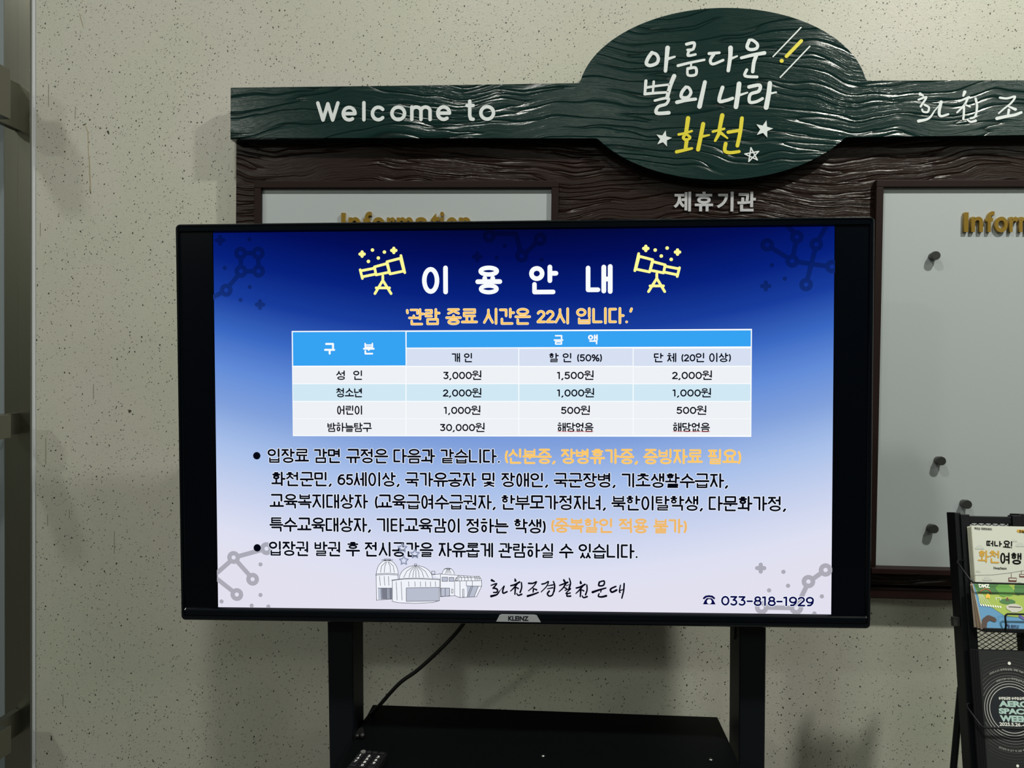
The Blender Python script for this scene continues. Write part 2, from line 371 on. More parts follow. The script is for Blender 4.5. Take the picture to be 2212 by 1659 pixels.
# ================================================================ SETTING
def struct(name, m, *a, parent=None):
    o = bxo(name, m, parent, *a); o['kind'] = 'structure'; return o
XL = at(78, 800, WALL).x                                 # where the speckled wall ends on the left
struct('wall_front', WM, XL, 3.6, WALL, WALL + 0.15, 0, 3.4)
strip = struct('trim_1', PLASTER, at(65, 800, WALL).x, XL - 0.0011, WALL - 0.002, WALL + 0.15, 0, 3.4)
FLOORM = mat('floor_tile', (96, 95, 90), 0.4)
CEIL = mat('ceiling_panel', (190, 190, 182), 0.9)
SIDE = mat('side_wall_paint', (120, 120, 112), 0.8)
BACKW = mat('back_wall_paint', (58, 58, 54), 0.8)
struct('floor', FLOORM, -3.6, 3.6, -4.2, WALL + 0.15, -0.1, 0)
struct('ceiling', CEIL, -3.6, 3.6, -4.2, WALL + 0.15, 3.4, 3.5)
struct('wall_right', SIDE, 3.6, 3.7, -4.2, WALL + 0.15, 0, 3.4)
struct('wall_back', BACKW, -3.6, 3.6, -4.3, -4.2, 0, 3.4)
struct('wall_left', SIDE, -3.7, -3.6, -4.2, WALL + 0.15, 0, 3.4)
# stainless door frame at the left end of the wall
xj1 = at(65, 800, WALL - 0.008).x; xj0 = at(39, 800, WALL - 0.008).x
door = empty('door_1', (xj0, WALL, 0)); door['kind'] = 'structure'
def dpart(name, m, x0, x1, y0, y1, z0, z1, bev=0.0005, parent=None):
    return bxo(name, m, parent or door, x0 - xj0, x1 - xj0, y0 - WALL, y1 - WALL, z0, z1, bev=bev)
dpart('jamb', STEEL, xj0, xj1, WALL - 0.008, WALL + 0.15, 0, 3.4)
dpart('door_panel', STEEL, xj0 - 0.038, xj0, WALL - 0.002, WALL + 0.10, 0, 3.4)
dpart('door_panel', mat('pale_blue_panel', (112, 122, 126), 0.5), xj0 - 0.95, xj0 - 0.0375, WALL + 0.0, WALL + 0.08, 0, 3.4)
XR = at(24, 900, 1.66).x
zt, zb = at(24, 895, 1.66).z, at(24, 946, 1.66).z
t = at(33, 1567, 1.66).z; b_ = at(30, 1625, 1.66).z
for (z0, z1) in ((at(26, 258, 1.66).z, at(26, 258, 1.66).z + 0.11), (zb, zt), (b_ , t)):
    r_ = dpart('rail', STEEL, XR - 0.05, XR, 1.57, 1.66, z0, z1, 0.0012)
    bm = bmesh.new(); box(bm, at(20, 900, 1.73).x - xj0, at(35, 900, 1.73).x - xj0, 1.655 - WALL, -0.004, z0 + 0.002, z1 - 0.002)
    obj('bracket', bm, STEELD, r_)

wallo = bpy.data.objects['wall_front']
def wmark(pts_, w_, col, name):
    bm = bmesh.new(); ribbons(bm, [([(at(a, b, WALL).x, at(a, b, WALL).z) for a, b in pts_], [v * WALL / F for v in w_])], WALL - 0.0002, step=2e-5, nd=6)
    obj(name, bm, mat('mark_%d' % col[0], col, 0.8), wallo)
wmark([(183, 268), (190, 285), (191, 330), (193, 345), (194, 380), (196, 413)], (1.4, 2.2, 1.6, 2.4, 2.8, 2.0), (150, 140, 112), 'stain')
wmark([(195, 409), (196, 418)], (3.2, 2.2), (70, 66, 52), 'stain'); wmark([(180, 270), (186, 267)], (3, 1.6), (80, 76, 60), 'stain')
for a in ([(105, 183), (105, 230)], [(163, 230), (162, 256)], [(99, 946), (99, 1004)], [(103, 1112), (103, 1136)], [(247, 1148), (247, 1196)], [(202, 830), (202, 862)], [(87, 482), (87, 510)], [(136, 1500), (136, 1526)], [(150, 1101), (150, 1120)]):
    wmark(a, (1.1, 1.1), (96, 94, 82), 'scratch')
wmark([(172, 30), (180, 60)], (1.8, 1.2), (140, 128, 100), 'stain'); wmark([(280, 888), (281.5, 888)], (7, 6), (60, 54, 38), 'chip'); wmark([(233, 284), (235, 289)], (5, 3), (58, 56, 46), 'chip')
wmark([(111, 1590), (111, 1598)], (2.5, 4), (56, 54, 44), 'chip')

# ================================================================ NOTICE BOARD
YP, YH = 1.71, 1.676
zbot = at(1980, 1294.5, YP).z; ztop = at(1220, 182.3, YH).z; zhb = at(1220, 296.5, YH).z
bx0, bx1 = at(510, 420, YP).x, at(2606, 420, YP).x
nb = empty('notice_board', ((bx0 + bx1) / 2, WALL, zbot))
tag(nb, 'large dark brown wood grain notice board with a green header plank on the speckled wall', 'notice board')
NX, NZ = nb.location.x, nb.location.z
def npt(px, py, Y): p = at(px, py, Y); return (p.x - NX, p.z - NZ)
def nbox(name, m, x0, x1, y0, y1, z0, z1, bev=0.0, parent=nb): return bxo(name, m, parent, x0 - NX, x1 - NX, y0 - WALL, y1 - WALL, z0 - NZ, z1 - NZ, bev=bev)
nbox('back_panel', BROWN, bx0, bx1, YP, WALL - 0.0005, zbot + 0.03, ztop - 0.01)
nbox('bottom_plank', PLANK, bx0, bx1, YP - 0.004, WALL - 0.0005, zbot, at(1980, 1270, YP).z, bev=0.003)
# header plank with its oval
bm = bmesh.new(); pts = []
hx0 = npt(497, 240, YH)[0]; hx1 = npt(2619, 240, YH)[0]; zt_, zb_ = ztop - NZ, zhb - NZ
ec = npt(1558, 203, YH); ea = npt(1873, 203, YH)[0] - ec[0]; eb = npt(1558, 17, YH)[1] - ec[1]
def ell_x(z, s): return ec[0] + s * ea * math.sqrt(max(0, 1 - ((z - ec[1]) / eb) ** 2))
th = lambda z: math.asin((z - ec[1]) / eb)
pts += [(hx0, zb_)]
a0, a1 = PI - th(zb_), 2 * PI + th(zb_)
pts += [(ec[0] + ea * math.cos(a0 + (a1 - a0) * i / 56), ec[1] + eb * math.sin(a0 + (a1 - a0) * i / 56)) for i in range(57)]
pts += [(hx1, zb_), (hx1, zt_)]
a0, a1 = th(zt_), PI - th(zt_)
pts += [(ec[0] + ea * math.cos(a0 + (a1 - a0) * i / 60), ec[1] + eb * math.sin(a0 + (a1 - a0) * i / 60)) for i in range(61)]
pts += [(hx0, zt_)]
prism(bm, pts, YH - WALL, YP - WALL)
es = [e for e in bm.edges if all(abs(v.co.y - (YH - WALL)) < 1e-6 for v in e.verts)]
bmesh.ops.bevel(bm, geom=es, offset=0.0025, segments=2, affect='EDGES')
head = obj('header_plank', bm, GREEN, nb)
LY = YH - WALL - 0.0003
def hl(px, py): return npt(px, py, YH)
SW = 1.676 / F                                    # metres per pixel on the header
def letter(strokes, m, dep=0.0010, parent=head, y=LY, name='letter'):
    bm = bmesh.new(); ribbons(bm, strokes, y - dep, dep, step=2e-5); return obj(name, bm, m, parent)
# "Welcome to"
def WL(px0, px1, py_top, sts):
    """strokes in unit box: x 0..1 over px0..px1, y 0..1 from baseline to top"""
    ws = 7.6; zc = 0
    out = []
    for s in sts:
        out.append(([hl(px0 + ws / 2 + a * (px1 - px0 - ws), 263.5 - (px0 - 684) * 0.0055 - ws / 2 - b * (263.5 - py_top - ws)) for a, b in s], ws * SW))
    letter(out, LETW)
E_ = [[(.02, .5), (1, .5)] + arc(.5, .5, .5, .5, 0, 305, 20)]
O_ = [arc(.5, .5, .5, .5, 0, 360, 26)]
WL(683, 734, 219, [[(0, 1), (.26, 0), (.5, .95), (.74, 0), (1, 1)]])
WL(738, 771, 229, E_); WL(782.5, 790.1, 219, [[(.5, 1), (.5, 0)]])
WL(801, 834, 229, [arc(.5, .5, .5, .5, 42, 318, 20)]); WL(843, 878, 229, O_)
WL(886, 933, 229, [[(0, 1), (0, 0)], [(0, .55)] + arc(.25, .68, .25, .32, 180, 0, 10) + [(.5, 0)], [(.5, .55)] + arc(.75, .68, .25, .32, 180, 0, 10) + [(1, 0)]])
WL(942, 975, 229, E_); WL(1005, 1026, 217, [[(.45, 1), (.45, .2), (.6, .02), (1, 0)], [(0, .76), (1, .76)]]); WL(1035, 1070, 229, O_)
# hand-brushed lettering, digitised strokes (zoom units -> pixels)
def brush(sts, ox, oy, sc, m, mp=hl, k=SW, parent=head, y=LY, dep=0.0008, name='letter'):
    out = []
    for s in sts:
        ptsz, wd = s; ptsz = [mp(ox + a / sc, oy + b / sc) for a, b in ptsz]
        n = len(ptsz)
        if n > 2:
            sm = smooth_path([(p[0], 0, p[1]) for p in ptsz], 4); ptsz = [(p.x, p.z) for p in sm]
        ww = wd if isinstance(wd, (list, tuple)) else (wd * 1.08, wd * 0.88)
        m_ = len(ptsz); ww = [(ww[0] + (ww[1] - ww[0]) * i / (m_ - 1)) / sc * k for i in range(m_)]
        out.append((ptsz, ww))
    bm = bmesh.new()
    ribbons(bm, out, y - dep, dep, step=2e-5); return obj(name, bm, m, parent)
Z2 = (1220, 0, 3.253)
A_ = [
 [([(612, 372), (585, 410), (573, 448), (600, 462), (645, 446), (657, 412), (640, 382), (608, 372)], 24), ([(722, 338), (716, 400), (707, 500)], (32, 24)), ([(716, 418), (772, 400)], (22, 14))],
 [([(855, 312), (908, 303), (902, 345), (868, 358)], 20), ([(862, 352), (905, 348)], 16), ([(872, 358), (866, 392), (918, 384)], 19), ([(795, 463), (880, 442), (980, 422)], (20, 16)), ([(888, 440), (886, 470)], 14), ([(863, 484), (918, 478), (920, 525), (866, 530), (862, 484)], 19)],
 [([(1014, 378), (1085, 372)], (22, 18)), ([(1048, 380), (1022, 425), (1040, 452), (1112, 424)], (22, 18)), ([(1164, 338), (1162, 400), (1148, 498)], (32, 24)), ([(1162, 416), (1210, 396)], (18, 12))],
 [([(1296, 285), (1280, 330), (1302, 350), (1346, 342), (1352, 312), (1318, 284), (1296, 285)], 22), ([(1240, 408), (1320, 388), (1402, 374)], (20, 26)), ([(1345, 392), (1328, 440), (1320, 505)], (26, 24)), ([(1278, 492), (1266, 535), (1350, 542)], (20, 20))],
 [([(570, 570), (562, 662)], (22, 18)), ([(625, 575), (618, 655)], 16), ([(566, 618), (640, 606), (730, 596)], 17), ([(562, 662), (640, 655), (722, 650)], 19), ([(768, 536), (742, 600), (718, 690)], (30, 26)), ([(632, 708), (725, 690), (712, 732), (655, 752), (645, 796), (730, 794)], (17, 26))],
 [([(850, 614), (822, 650), (820, 684), (862, 686), (886, 652), (870, 618), (850, 614)], 22), ([(788, 720), (850, 706), (918, 698)], (26, 22)), ([(984, 578), (966, 660), (946, 750)], (26, 32))],
 [([(1108, 616), (1084, 708), (1130, 708), (1178, 692)], (26, 22)), ([(1224, 590), (1216, 660), (1202, 752)], (32, 32)), ([(1220, 672), (1282, 652)], (18, 12))],
 [([(1294, 612), (1368, 600), (1362, 642), (1304, 664), (1298, 718), (1345, 716), (1388, 694)], 23), ([(1440, 586), (1432, 660), (1414, 756)], (30, 34)), ([(1434, 660), (1484, 650)], (16, 12))]]
for s in A_: brush(s, *Z2, LETW)
brush([([(866, 832), (858, 890), (850, 940)], (30, 26)), ([(800, 946), (840, 938), (892, 922)], (18, 16)), ([(846, 945), (832, 970), (855, 985), (880, 968), (862, 950)], 20), ([(856, 985), (848, 1050)], (26, 26)), ([(785, 1068), (840, 1056), (892, 1044)], (24, 18)),
       ([(972, 872), (955, 960), (936, 1052)], (28, 28)), ([(956, 962), (1014, 950)], (20, 12))], *Z2, LETY)
brush([([(1106, 812), (1096, 860), (1084, 925)], (30, 26)), ([(1040, 926), (1120, 906)], (18, 16)), ([(1088, 930), (1056, 990)], (26, 18)), ([(1096, 935), (1142, 972)], (22, 12)),
       ([(1148, 930), (1222, 918)], (24, 22)), ([(1244, 832), (1232, 930), (1212, 1025)], (26, 26)), ([(1130, 1010), (1124, 1060), (1160, 1074), (1224, 1066)], 24)], *Z2, LETY)
def star_pts(c, r, rot, q=0.42): return [(c[0] + (r if i % 2 == 0 else r * q) * math.cos(rot + i * PI / 5), c[1] + (r if i % 2 == 0 else r * q) * math.sin(rot + i * PI / 5)) for i in range(10)]
for (zx, zy, r, rot) in ((694, 977, 58, 1.36), (1398, 910, 62, 1.32)):
    c = hl(1220 + zx / 3.253, zy / 3.253); bm = bmesh.new(); prism(bm, star_pts(c, r / 3.253 * SW, rot), LY - 0.0022, LY); obj('star', bm, LETW, head)
c = hl(1220 + 1315 / 3.253, 1090 / 3.253); sp_ = [(c[0] + 50 / 3.253 * SW * math.cos(1.75 + i * 4 * PI / 5), c[1] + 50 / 3.253 * SW * math.sin(1.75 + i * 4 * PI / 5)) for i in range(6)]
letter([(sp_, 2.6 * SW)], LETW, 0.0015, name='star')
for a, b, w_, m in (((1462, 400), (1658, 196), 2.8, LETW), ((1512, 546), (1720, 328), 2.8, LETW), ((1556, 398), (1660, 290), 7.4, LETY), ((1522, 430), (1523, 430), 8.4, LETY)):
    letter([([hl(1220 + a[0] / 3.253, a[1] / 3.253), hl(1220 + b[0] / 3.253, b[1] / 3.253)], w_ * SW)], m, 0.0015, name='meteor_stroke')
Z3 = (1760, 150, 3.253)
brush([([(738, 174), (760, 186)], (22, 12)), ([(728, 214), (782, 196), (752, 246), (742, 262)], (14, 14)), ([(770, 250), (800, 268), (792, 300), (760, 298), (752, 282)], 14), ([(842, 288), (800, 345), (728, 364)], (8, 22)),
       ([(886, 230), (872, 300), (884, 330), (936, 316)], (22, 14)), ([(842, 290), (884, 240)], (8, 8))], *Z3, LETW)
brush([([(1052, 160), (1042, 186)], (22, 14)), ([(1010, 226), (1082, 196)], (12, 16)), ([(1072, 206), (1050, 250), (998, 304)], (16, 12)), ([(1046, 262), (1046, 300), (1042, 352)], (16, 14)), ([(1056, 250), (1088, 262)], (10, 14)),
       ([(1128, 206), (1138, 260), (1126, 330), (1092, 345)], (16, 14)), ([(1074, 358), (1095, 370), (1128, 362)], (12, 18))], *Z3, LETW)
brush([([(1300, 200), (1350, 205), (1405, 192), (1380, 235), (1330, 275), (1290, 310)], (16, 10)), ([(1352, 258), (1408, 282)], (10, 20)), ([(1362, 285), (1356, 322)], 16), ([(1278, 346), (1350, 330), (1400, 322), (1448, 304)], (22, 18))], *Z3, LETW)
# header caption under the oval: four raised silver syllables
KS = 1.71 / F
for i, ch in enumerate('제휴기관'):
    x0 = (1454.5, 1500, 1547.5, 1591.5)[i]; x1 = (1492.5, 1540, 1584, 1632)[i]
    p0, p1 = npt(x0, 457.5, YP), npt(x1, 415, YP)
    obj('letter', font_fit(ch, p0[0], p1[0], p0[1], p1[1], YP - WALL, 0.03, 0.004), SILV, nb)
# whiteboards with frames
def white(px0, px1, name):
    w_ = empty(name); w_.parent = nb
    wx0, wx1 = px0, px1
    zT = npt(1192, 405.5, YP - 0.012)[1]; zB = npt(1980, 1223.5, YP - 0.004)[1]
    yb, yf = YP - 0.003 - WALL, YP - 0.014 - WALL
    bxo('board', WHITE, w_, wx0, wx1, yb, YP - WALL, zB, zT)
    fwid = 0.0155; zo = npt(1192, 389.5, YP - 0.014)[1]
    bxo('frame_rail', RAIL, w_, wx0 - fwid, wx1 + fwid, yf, YP - WALL, zT, zo, bev=0.0015)
    bxo('frame_rail', RAIL, w_, wx0 - fwid, wx0, yf, YP - WALL, zB, zT, bev=0.0015)
    bxo('frame_rail', RAIL, w_, wx1, wx1 + fwid, yf, YP - WALL, zB, zT, bev=0.0015)
    bxo('tray_ledge', PLANK, w_, wx0 - fwid, wx1 + fwid, YP - 0.030 - WALL, YP - WALL, zB - 0.0115, zB - 0.0003, bev=0.001)
    return w_, zT
lx0, lx1 = npt(567, 440, YP - 0.003)[0], npt(1191, 440, YP - 0.003)[0]
wb1, zT = white(lx0, lx1, 'whiteboard')
rx0 = npt(1904, 440, YP - 0.003)[0]
wb2, _ = white(rx0, rx0 + lx1 - lx0, 'whiteboard')
# gold "Information" lettering
def info(px0, px1, pyt, parent):
    p0, p1 = npt(px0, pyt + 42, YP - 0.01), npt(px1, pyt, YP - 0.01)
    for i, (ch, a, b) in enumerate(zip('Information', (0, .057, .172, .24, .355, .43, .575, .693, .765, .81, .91), (.033, .148, .235, .34, .42, .558, .68, .765, .795, .90, 1))):
        top = {'I': 1, 'n': .78, 'f': 1.06, 'o': .78, 'r': .78, 'm': .78, 'a': .78, 't': .98, 'i': 1.06}[ch]
        zb0 = -.02 if ch in 'oa' else 0
        H = p1[1] - p0[1]
        bm = font_fit(ch, p0[0] + a * (p1[0] - p0[0]), p0[0] + b * (p1[0] - p0[0]), p0[1] + zb0 * H, p0[1] + top * H, YP - 0.003 - WALL, 0.022, 0.008)
        obj('letter', bm, GOLD, parent)
info(737, 1017, 460, wb1); info(2082, 2362, 459, wb2)
# four dark magnetic pins on the right whiteboard
for (px_, py_, tx) in ((2022, 552, 'dark round magnetic pin highest on the right whiteboard, below the gold lettering'), (2034, 996, 'dark round magnetic pin at mid height of the right whiteboard, above the lower two'),
                       (2090, 1090, 'dark round magnetic pin just above the black brochure rack'), (2018, 1143, 'lowest dark round magnetic pin on the right whiteboard, left of the rack')):
    p = at(px_, py_, YP - 0.020)
    r0_ = empty('magnetic_pin', (p.x, YP - 0.003, p.z)); tag(r0_, tx, 'magnet', 'magnetic pins on the right whiteboard')
    bm = bmesh.new(); bmesh.ops.create_cone(bm, cap_ends=True, segments=24, radius1=0.0085, radius2=0.0085, depth=0.012, matrix=Matrix.Translation((0, -0.0062, 0)) @ Matrix.Rotation(PI / 2, 4, 'X'))
    obj('barrel', bm, mat('pin_grey', (92, 92, 88), 0.4, 0.6), r0_, False)
    bm = bmesh.new(); bmesh.ops.create_cone(bm, cap_ends=True, segments=24, radius1=0.0098, radius2=0.0090, depth=0.006, matrix=Matrix.Translation((0, -0.015, 0)) @ Matrix.Rotation(PI / 2, 4, 'X'))
    obj('cap', bm, mat('pin_dark', (52, 54, 52), 0.35, 0.3), r0_)

# ================================================================ TV STAND
st = empty('tv_stand', (-0.05, 1.48, 0)); tag(st, 'black metal floor stand with two posts and a shelf carrying the television', 'stand')
SX, SY = -0.05, 1.48
def post(xa, xb, ya, xc, xd, yc_):
    """front-face edges xa..xb at pixel row ya and xc..xd at row yc_"""
    Yf, Yb = 1.44, 1.52
    A, B, Cc, D = at(xa, ya, Yf), at(xb, ya, Yf), at(xc, yc_, Yf), at(xd, yc_, Yf)
    def ext(P, Q, z): t_ = (z - P.z) / (Q.z - P.z); return P.x + t_ * (Q.x - P.x)
    bm = bmesh.new(); R_ = []
    for z in (0.03, 1.66):
        l, r = ext(A, Cc, z) - SX, ext(B, D, z) - SX
        R_.append([(l, Yf - SY, z), (r, Yf - SY, z), (r, Yb - SY, z), (l, Yb - SY, z)])
    hexa(bm, R_[0], R_[1]); bmesh.ops.bevel(bm, geom=bm.edges[:], offset=0.002, segments=1, affect='EDGES')
    o = obj('post', bm, POST, st)
    bx = (R_[0][0][0] + R_[0][1][0]) / 2
    bxo('foot', POST, st, bx - 0.03, bx + 0.03, -0.40, 0.22, 0.0, 0.035, bev=0.004)
    return o
pl_ = post(707, 762, 1345, 712, 764, 1659); pr_ = post(1598, 1655, 1360, 1596, 1652, 1659)
bxo('crossbar', POST, st, at(735, 1659, 1.48).x - SX, at(1625, 1659, 1.48).x - SX, 0.0, 0.03, 0.25, 0.31, bev=0.002)
bxo('crossbar', POST, st, at(735, 1659, 1.48).x - SX, at(1625, 1659, 1.48).x - SX, -0.02, 0.02, 1.32, 1.50, bev=0.002)
# slot near the top of the right post's inner face
bm = bmesh.new(); c = at(1587, 1360, 1.48); bmesh.ops.create_cone(bm, cap_ends=True, segments=16, radius1=0.008, radius2=0.008, depth=0.004)
for v in bm.verts: v.co = Vector((v.co.z + at(1577, 1360, 1.52).x - SX - 0.0005, v.co.y, v.co.x * 2.4 + c.z))
obj('slot', bm, mat('slot_black', (3, 4, 8), 0.6), st)
# shelf
YB = 1.56; zs = at(1175, 1535, YB).z
s0, s1 = at(805, 1527, YB), at(1550, 1543, YB)
sh = bxo('shelf', mat('shelf_black', (3, 5, 7), 0.5, 0, 0.12), st, s0.x - SX, s1.x - SX, 1.14 - SY, YB - SY, zs - 0.022, zs, bev=0.002)
ZN = Vector((0, 0, 1))
for (a, b) in ((1173, 1633), (1535, 1641)):
    p = on_plane(a, b, Vector((0, 0, zs)), ZN); bm = bmesh.new()
    bmesh.ops.create_uvsphere(bm, u_segments=16, v_segments=8, radius=0.0042)
    for v in bm.verts: v.co = Vector((v.co.x + p.x - SX, v.co.y + p.y - SY, max(0, v.co.z) * 0.6 + zs))
    obj('screw', bm, CHROME, sh, True)

# ================================================================ TELEVISION
TW, TH = 1.233, 0.7183
tv = empty('television', (-0.0623, 1.3594, CAMZ - 0.0967), (0.0096, -0.0138, 0.0097))
tag(tv, 'large black television on the floor stand showing a blue Korean admission notice', 'television')
TM = Matrix.Translation(tv.location) @ tv.rotation_euler.to_matrix().to_4x4(); TMi = TM.inverted()
TNn = (TM.to_3x3() @ Vector((0, 1, 0)))
SCR = 0.007
def L(px, py, y=SCR):
    p = TMi @ on_plane(px, py, TM @ Vector((0, y, 0)), TNn); return (p.x, p.z)
PX = 1.366 / F
def rrect(x0, x1, z0, z1, r, n=5):
    out = []
    for cx, cz, a in ((x1 - r, z0 + r, -90), (x1 - r, z1 - r, 0), (x0 + r, z1 - r, 90), (x0 + r, z0 + r, 180)):
        for i in range(n + 1): out.append((cx + r * math.cos((a + 90 * i / n) * PI / 180), cz + r * math.sin((a + 90 * i / n) * PI / 180)))
    return out
def ringf(rings):
    """loft between outlines given as (outline, y)"""
    bm = bmesh.new(); vs = [[bm.verts.new((x, y, z)) for x, z in o] for o, y in rings]
    for a, b in zip(vs, vs[1:]):
        n = len(a)
        for i in range(n): bm.faces.new((a[i], a[(i + 1) % n], b[(i + 1) % n], b[i]))
    return bm, vs
hw, hh_ = TW / 2, TH / 2
il, it = L(397, 700)[0], L(1106, 497)[1]; ir = L(1872, 700)[0]; ib = L(1106, 1318)[1]
def off(dl, dr, dt, db, r): return rrect(-hw + dl, hw - dr, -hh_ + db, hh_ - dt, r)
dl, dr, dt, db = il + hw, hw - ir, hh_ - it, ib + hh_
bm, vs = ringf([(off(.004, .004, .004, .004, .006), .058), (off(0, 0, 0, 0, .008), .050), (off(0, 0, 0, 0, .008), .004), (off(.0015, .0015, .0015, .0015, .007), .0012), (off(.004, .004, .003, .004, .005), .0),
                (off(.006, .006, .004, .0085, .004), .0), (off(.0065, .0065, .0045, .0095, .003), .0025), (off(.007, .007, .005, .011, .003), .0025), (off(.0075, .0075, .0055, .012, .003), 0.0),
                (off(dl - .004, dr - .004, dt - .003, db - .005, .002), .0005), (off(dl - .003, dr - .003, dt - .002, db - .003, .002), .003), (off(dl, dr, dt, db, .001), .0075)])
bez = obj('bezel', bm, TVB, tv)
bm = bmesh.new(); prism(bm, off(.01, .01, .01, .01, .01), .010, .062)
obj('back_cover', bm, TVS, tv)
bxo('wall_mount', POST, tv, -0.30, 0.30, .060, .082, -0.20, 0.20, bev=0.003)
bm = bmesh.new(); prism(bm, rrect(il - .002, ir + .002, ib - .002, it + .002, .001), SCR, .0105); scr = obj('screen', bm, GLASS, tv)
# silver badge on the chin
bm = bmesh.new(); q = [L(1072, 1342, 0), L(1168, 1343.5, 0), L(1160, 1329.5, 0), L(1155, 1328, 0), L(1084, 1327, 0), L(1079, 1328.5, 0)]
prism(bm, q, -0.0018, 0.0008); badge = obj('badge', bm, mat('badge_silver', (172, 176, 182), 0.35, 0.3), tv)
p0, p1 = L(1098, 1340, 0), L(1142, 1330.3, 0)
obj('lettering', font_fit('KLEINZ', p0[0], p1[0], p0[1], p1[1], -0.0021, 0.04), mat('badge_ink', (10, 14, 30), 0.5), badge)
# ---- the slide on the screen
def emi(name, c, es=1.0): return mat('lit_' + name, (0, 0, 0), 0.4, 0, 0.0, emit=c, es=es)
zT_, zB_ = L(1106, 497)[1], L(1106, 1319)[1]
STOPS = [(500, (2, 8, 60)), (560, (2, 14, 90)), (640, (6, 32, 124)), (720, (24, 60, 156)), (800, (58, 104, 194)), (880, (98, 140, 216)), (960, (128, 160, 220)), (1050, (168, 192, 234)), (1150, (200, 210, 238)), (1240, (222, 224, 242)), (1315, (226, 224, 238))]
def slide_mat(name, mul):
    m = mat(name, (0, 0, 0), 0.4, 0, 0.0, emit=(0, 0, 0)); k = NT(m); tc = k.n('ShaderNodeTexCoord'); sp = k.n('ShaderNodeSeparateXYZ', {0: tc.outputs['Object']})
    f_ = k.n('ShaderNodeMapRange', {0: sp.outputs[2], 1: zT_, 2: zB_, 3: 0.0, 4: 1.0})
    # the slide's own picture: a little lighter blue toward its left and right edges
    e = k.m('MULTIPLY', k.m('POWER', k.m('ABSOLUTE', k.m('MULTIPLY', k.m('ADD', sp.outputs[0], 0.0), 1.8)), 2.0), 0.12)
    f2 = k.m('ADD', f_.outputs[0], e)
    c = k.ramp(f2, [((y - 497) / 822, lin(tuple(v * mul for v in cc))) for y, cc in STOPS])
    k.l(c, k.b.inputs['Emission Color']); k.b.inputs['Emission Strength'].default_value = 1.0
    return m
SLIDE = slide_mat('lit_slide', 1.0); DECO = slide_mat('lit_slide_marks', 0.76)
bm = bmesh.new(); sl0, sl1 = L(466, 900)[0], L(1799, 900)[0]
poly(bm, [(sl0, ib - .001), (sl1, ib - .001), (sl1, it + .001), (sl0, it + .001)], SCR - .0005)
slide = obj('slide_background', bm, SLIDE, scr)
LAY = [SCR - .0005]
def layer(): LAY[0] -= .00028; return LAY[0]
HALO = emi('halo', (236, 242, 252)); INK = emi('ink', (6, 8, 20)); ORG = emi('orange', (255, 200, 104)); ORG2 = emi('orange_dull', (240, 184, 106)); WHT = emi('white', (248, 252, 255)); YEL = emi('yellow', (255, 250, 150)); NAVY = emi('navy', (8, 10, 70))
# constellations
yl = layer()
def deco_set(name, nodes, lines, dots, pluses, y):
    s = []; bm = bmesh.new()
    for a, b in lines: s.append(([L(*a), L(*b)], 10 * PX))
    ribbons(bm, s, y)
    for n_ in nodes: ribbons(bm, [([(L(*n_)[0] + 9.5 * PX * math.cos(i * PI / 12), L(*n_)[1] + 9.5 * PX * math.sin(i * PI / 12)) for i in range(25)], 9.8 * PX)], y)
    for d in dots:
        b2 = bmesh.new(); poly(b2, disc(L(*d), 4.6 * PX, 18), y); obj('dot_mark', b2, DECO, scr)
    for p in pluses:
        c = L(*p); b2 = bmesh.new(); ribbons(b2, [([(c[0] - 7.5 * PX, c[1]), (c[0] + 7.5 * PX, c[1])], 9 * PX), ([(c[0], c[1] - 7.5 * PX), (c[0], c[1] + 7.5 * PX)], 9 * PX)], y); obj('plus_mark', b2, DECO, scr)
    return obj(name, bm, DECO, scr)
deco_set('constellation_drawing', [(520, 547), (558, 547), (521, 586), (559, 586), (489, 627)], [((532, 547), (546, 547)), ((520, 560), (521, 573)), ((558, 560), (559, 573)), ((533, 586), (547, 586)), ((513, 597), (497, 616)), ((478, 633), (455, 645))], [(539, 517), (486, 579), (540, 620), (520, 648)], [(476, 519), (562, 658)], yl)
deco_set('constellation_drawing', [(1057, 510), (1167, 517), (1127, 553)], [((1068, 505), (1115, 505)), ((1115, 506), (1124, 541)), ((1137, 545), (1157, 526))], [(1090, 531), (1073, 557), (1170, 561)], [(1031, 555)], yl)
deco_set('constellation_drawing', [(1657, 529), (1721, 512), (1763, 528), (1711, 564), (1797, 576), (1741, 615)], [((1667, 536), (1701, 557)), ((1713, 552), (1719, 524)), ((1714, 501), (1700, 488)), ((1723, 566), (1785, 575)), ((1760, 540), (1744, 603)), ((1769, 516), (1785, 488))], [(1667, 573), (1695, 602)], [(1654, 618)], yl)
deco_set('constellation_drawing', [(505, 1204), (576, 1185), (546, 1251), (512, 1284)], [((517, 1201), (564, 1188)), ((513, 1213), (538, 1241)), ((497, 1213), (464, 1242)), ((464, 1246), (502, 1276))], [(563, 1219), (563, 1285), (479, 1299), (544, 1308), (580, 1310)], [], yl)
deco_set('constellation_drawing', [(1746, 1256), (1783, 1231), (1645, 1312), (1720, 1313)], [((1756, 1250), (1773, 1238)), ((1741, 1268), (1725, 1301)), ((1657, 1312), (1708, 1313))], [(1692, 1235), (1702, 1265), (1661, 1275), (1775, 1288), (1759, 1325)], [(1643, 1227)], yl)
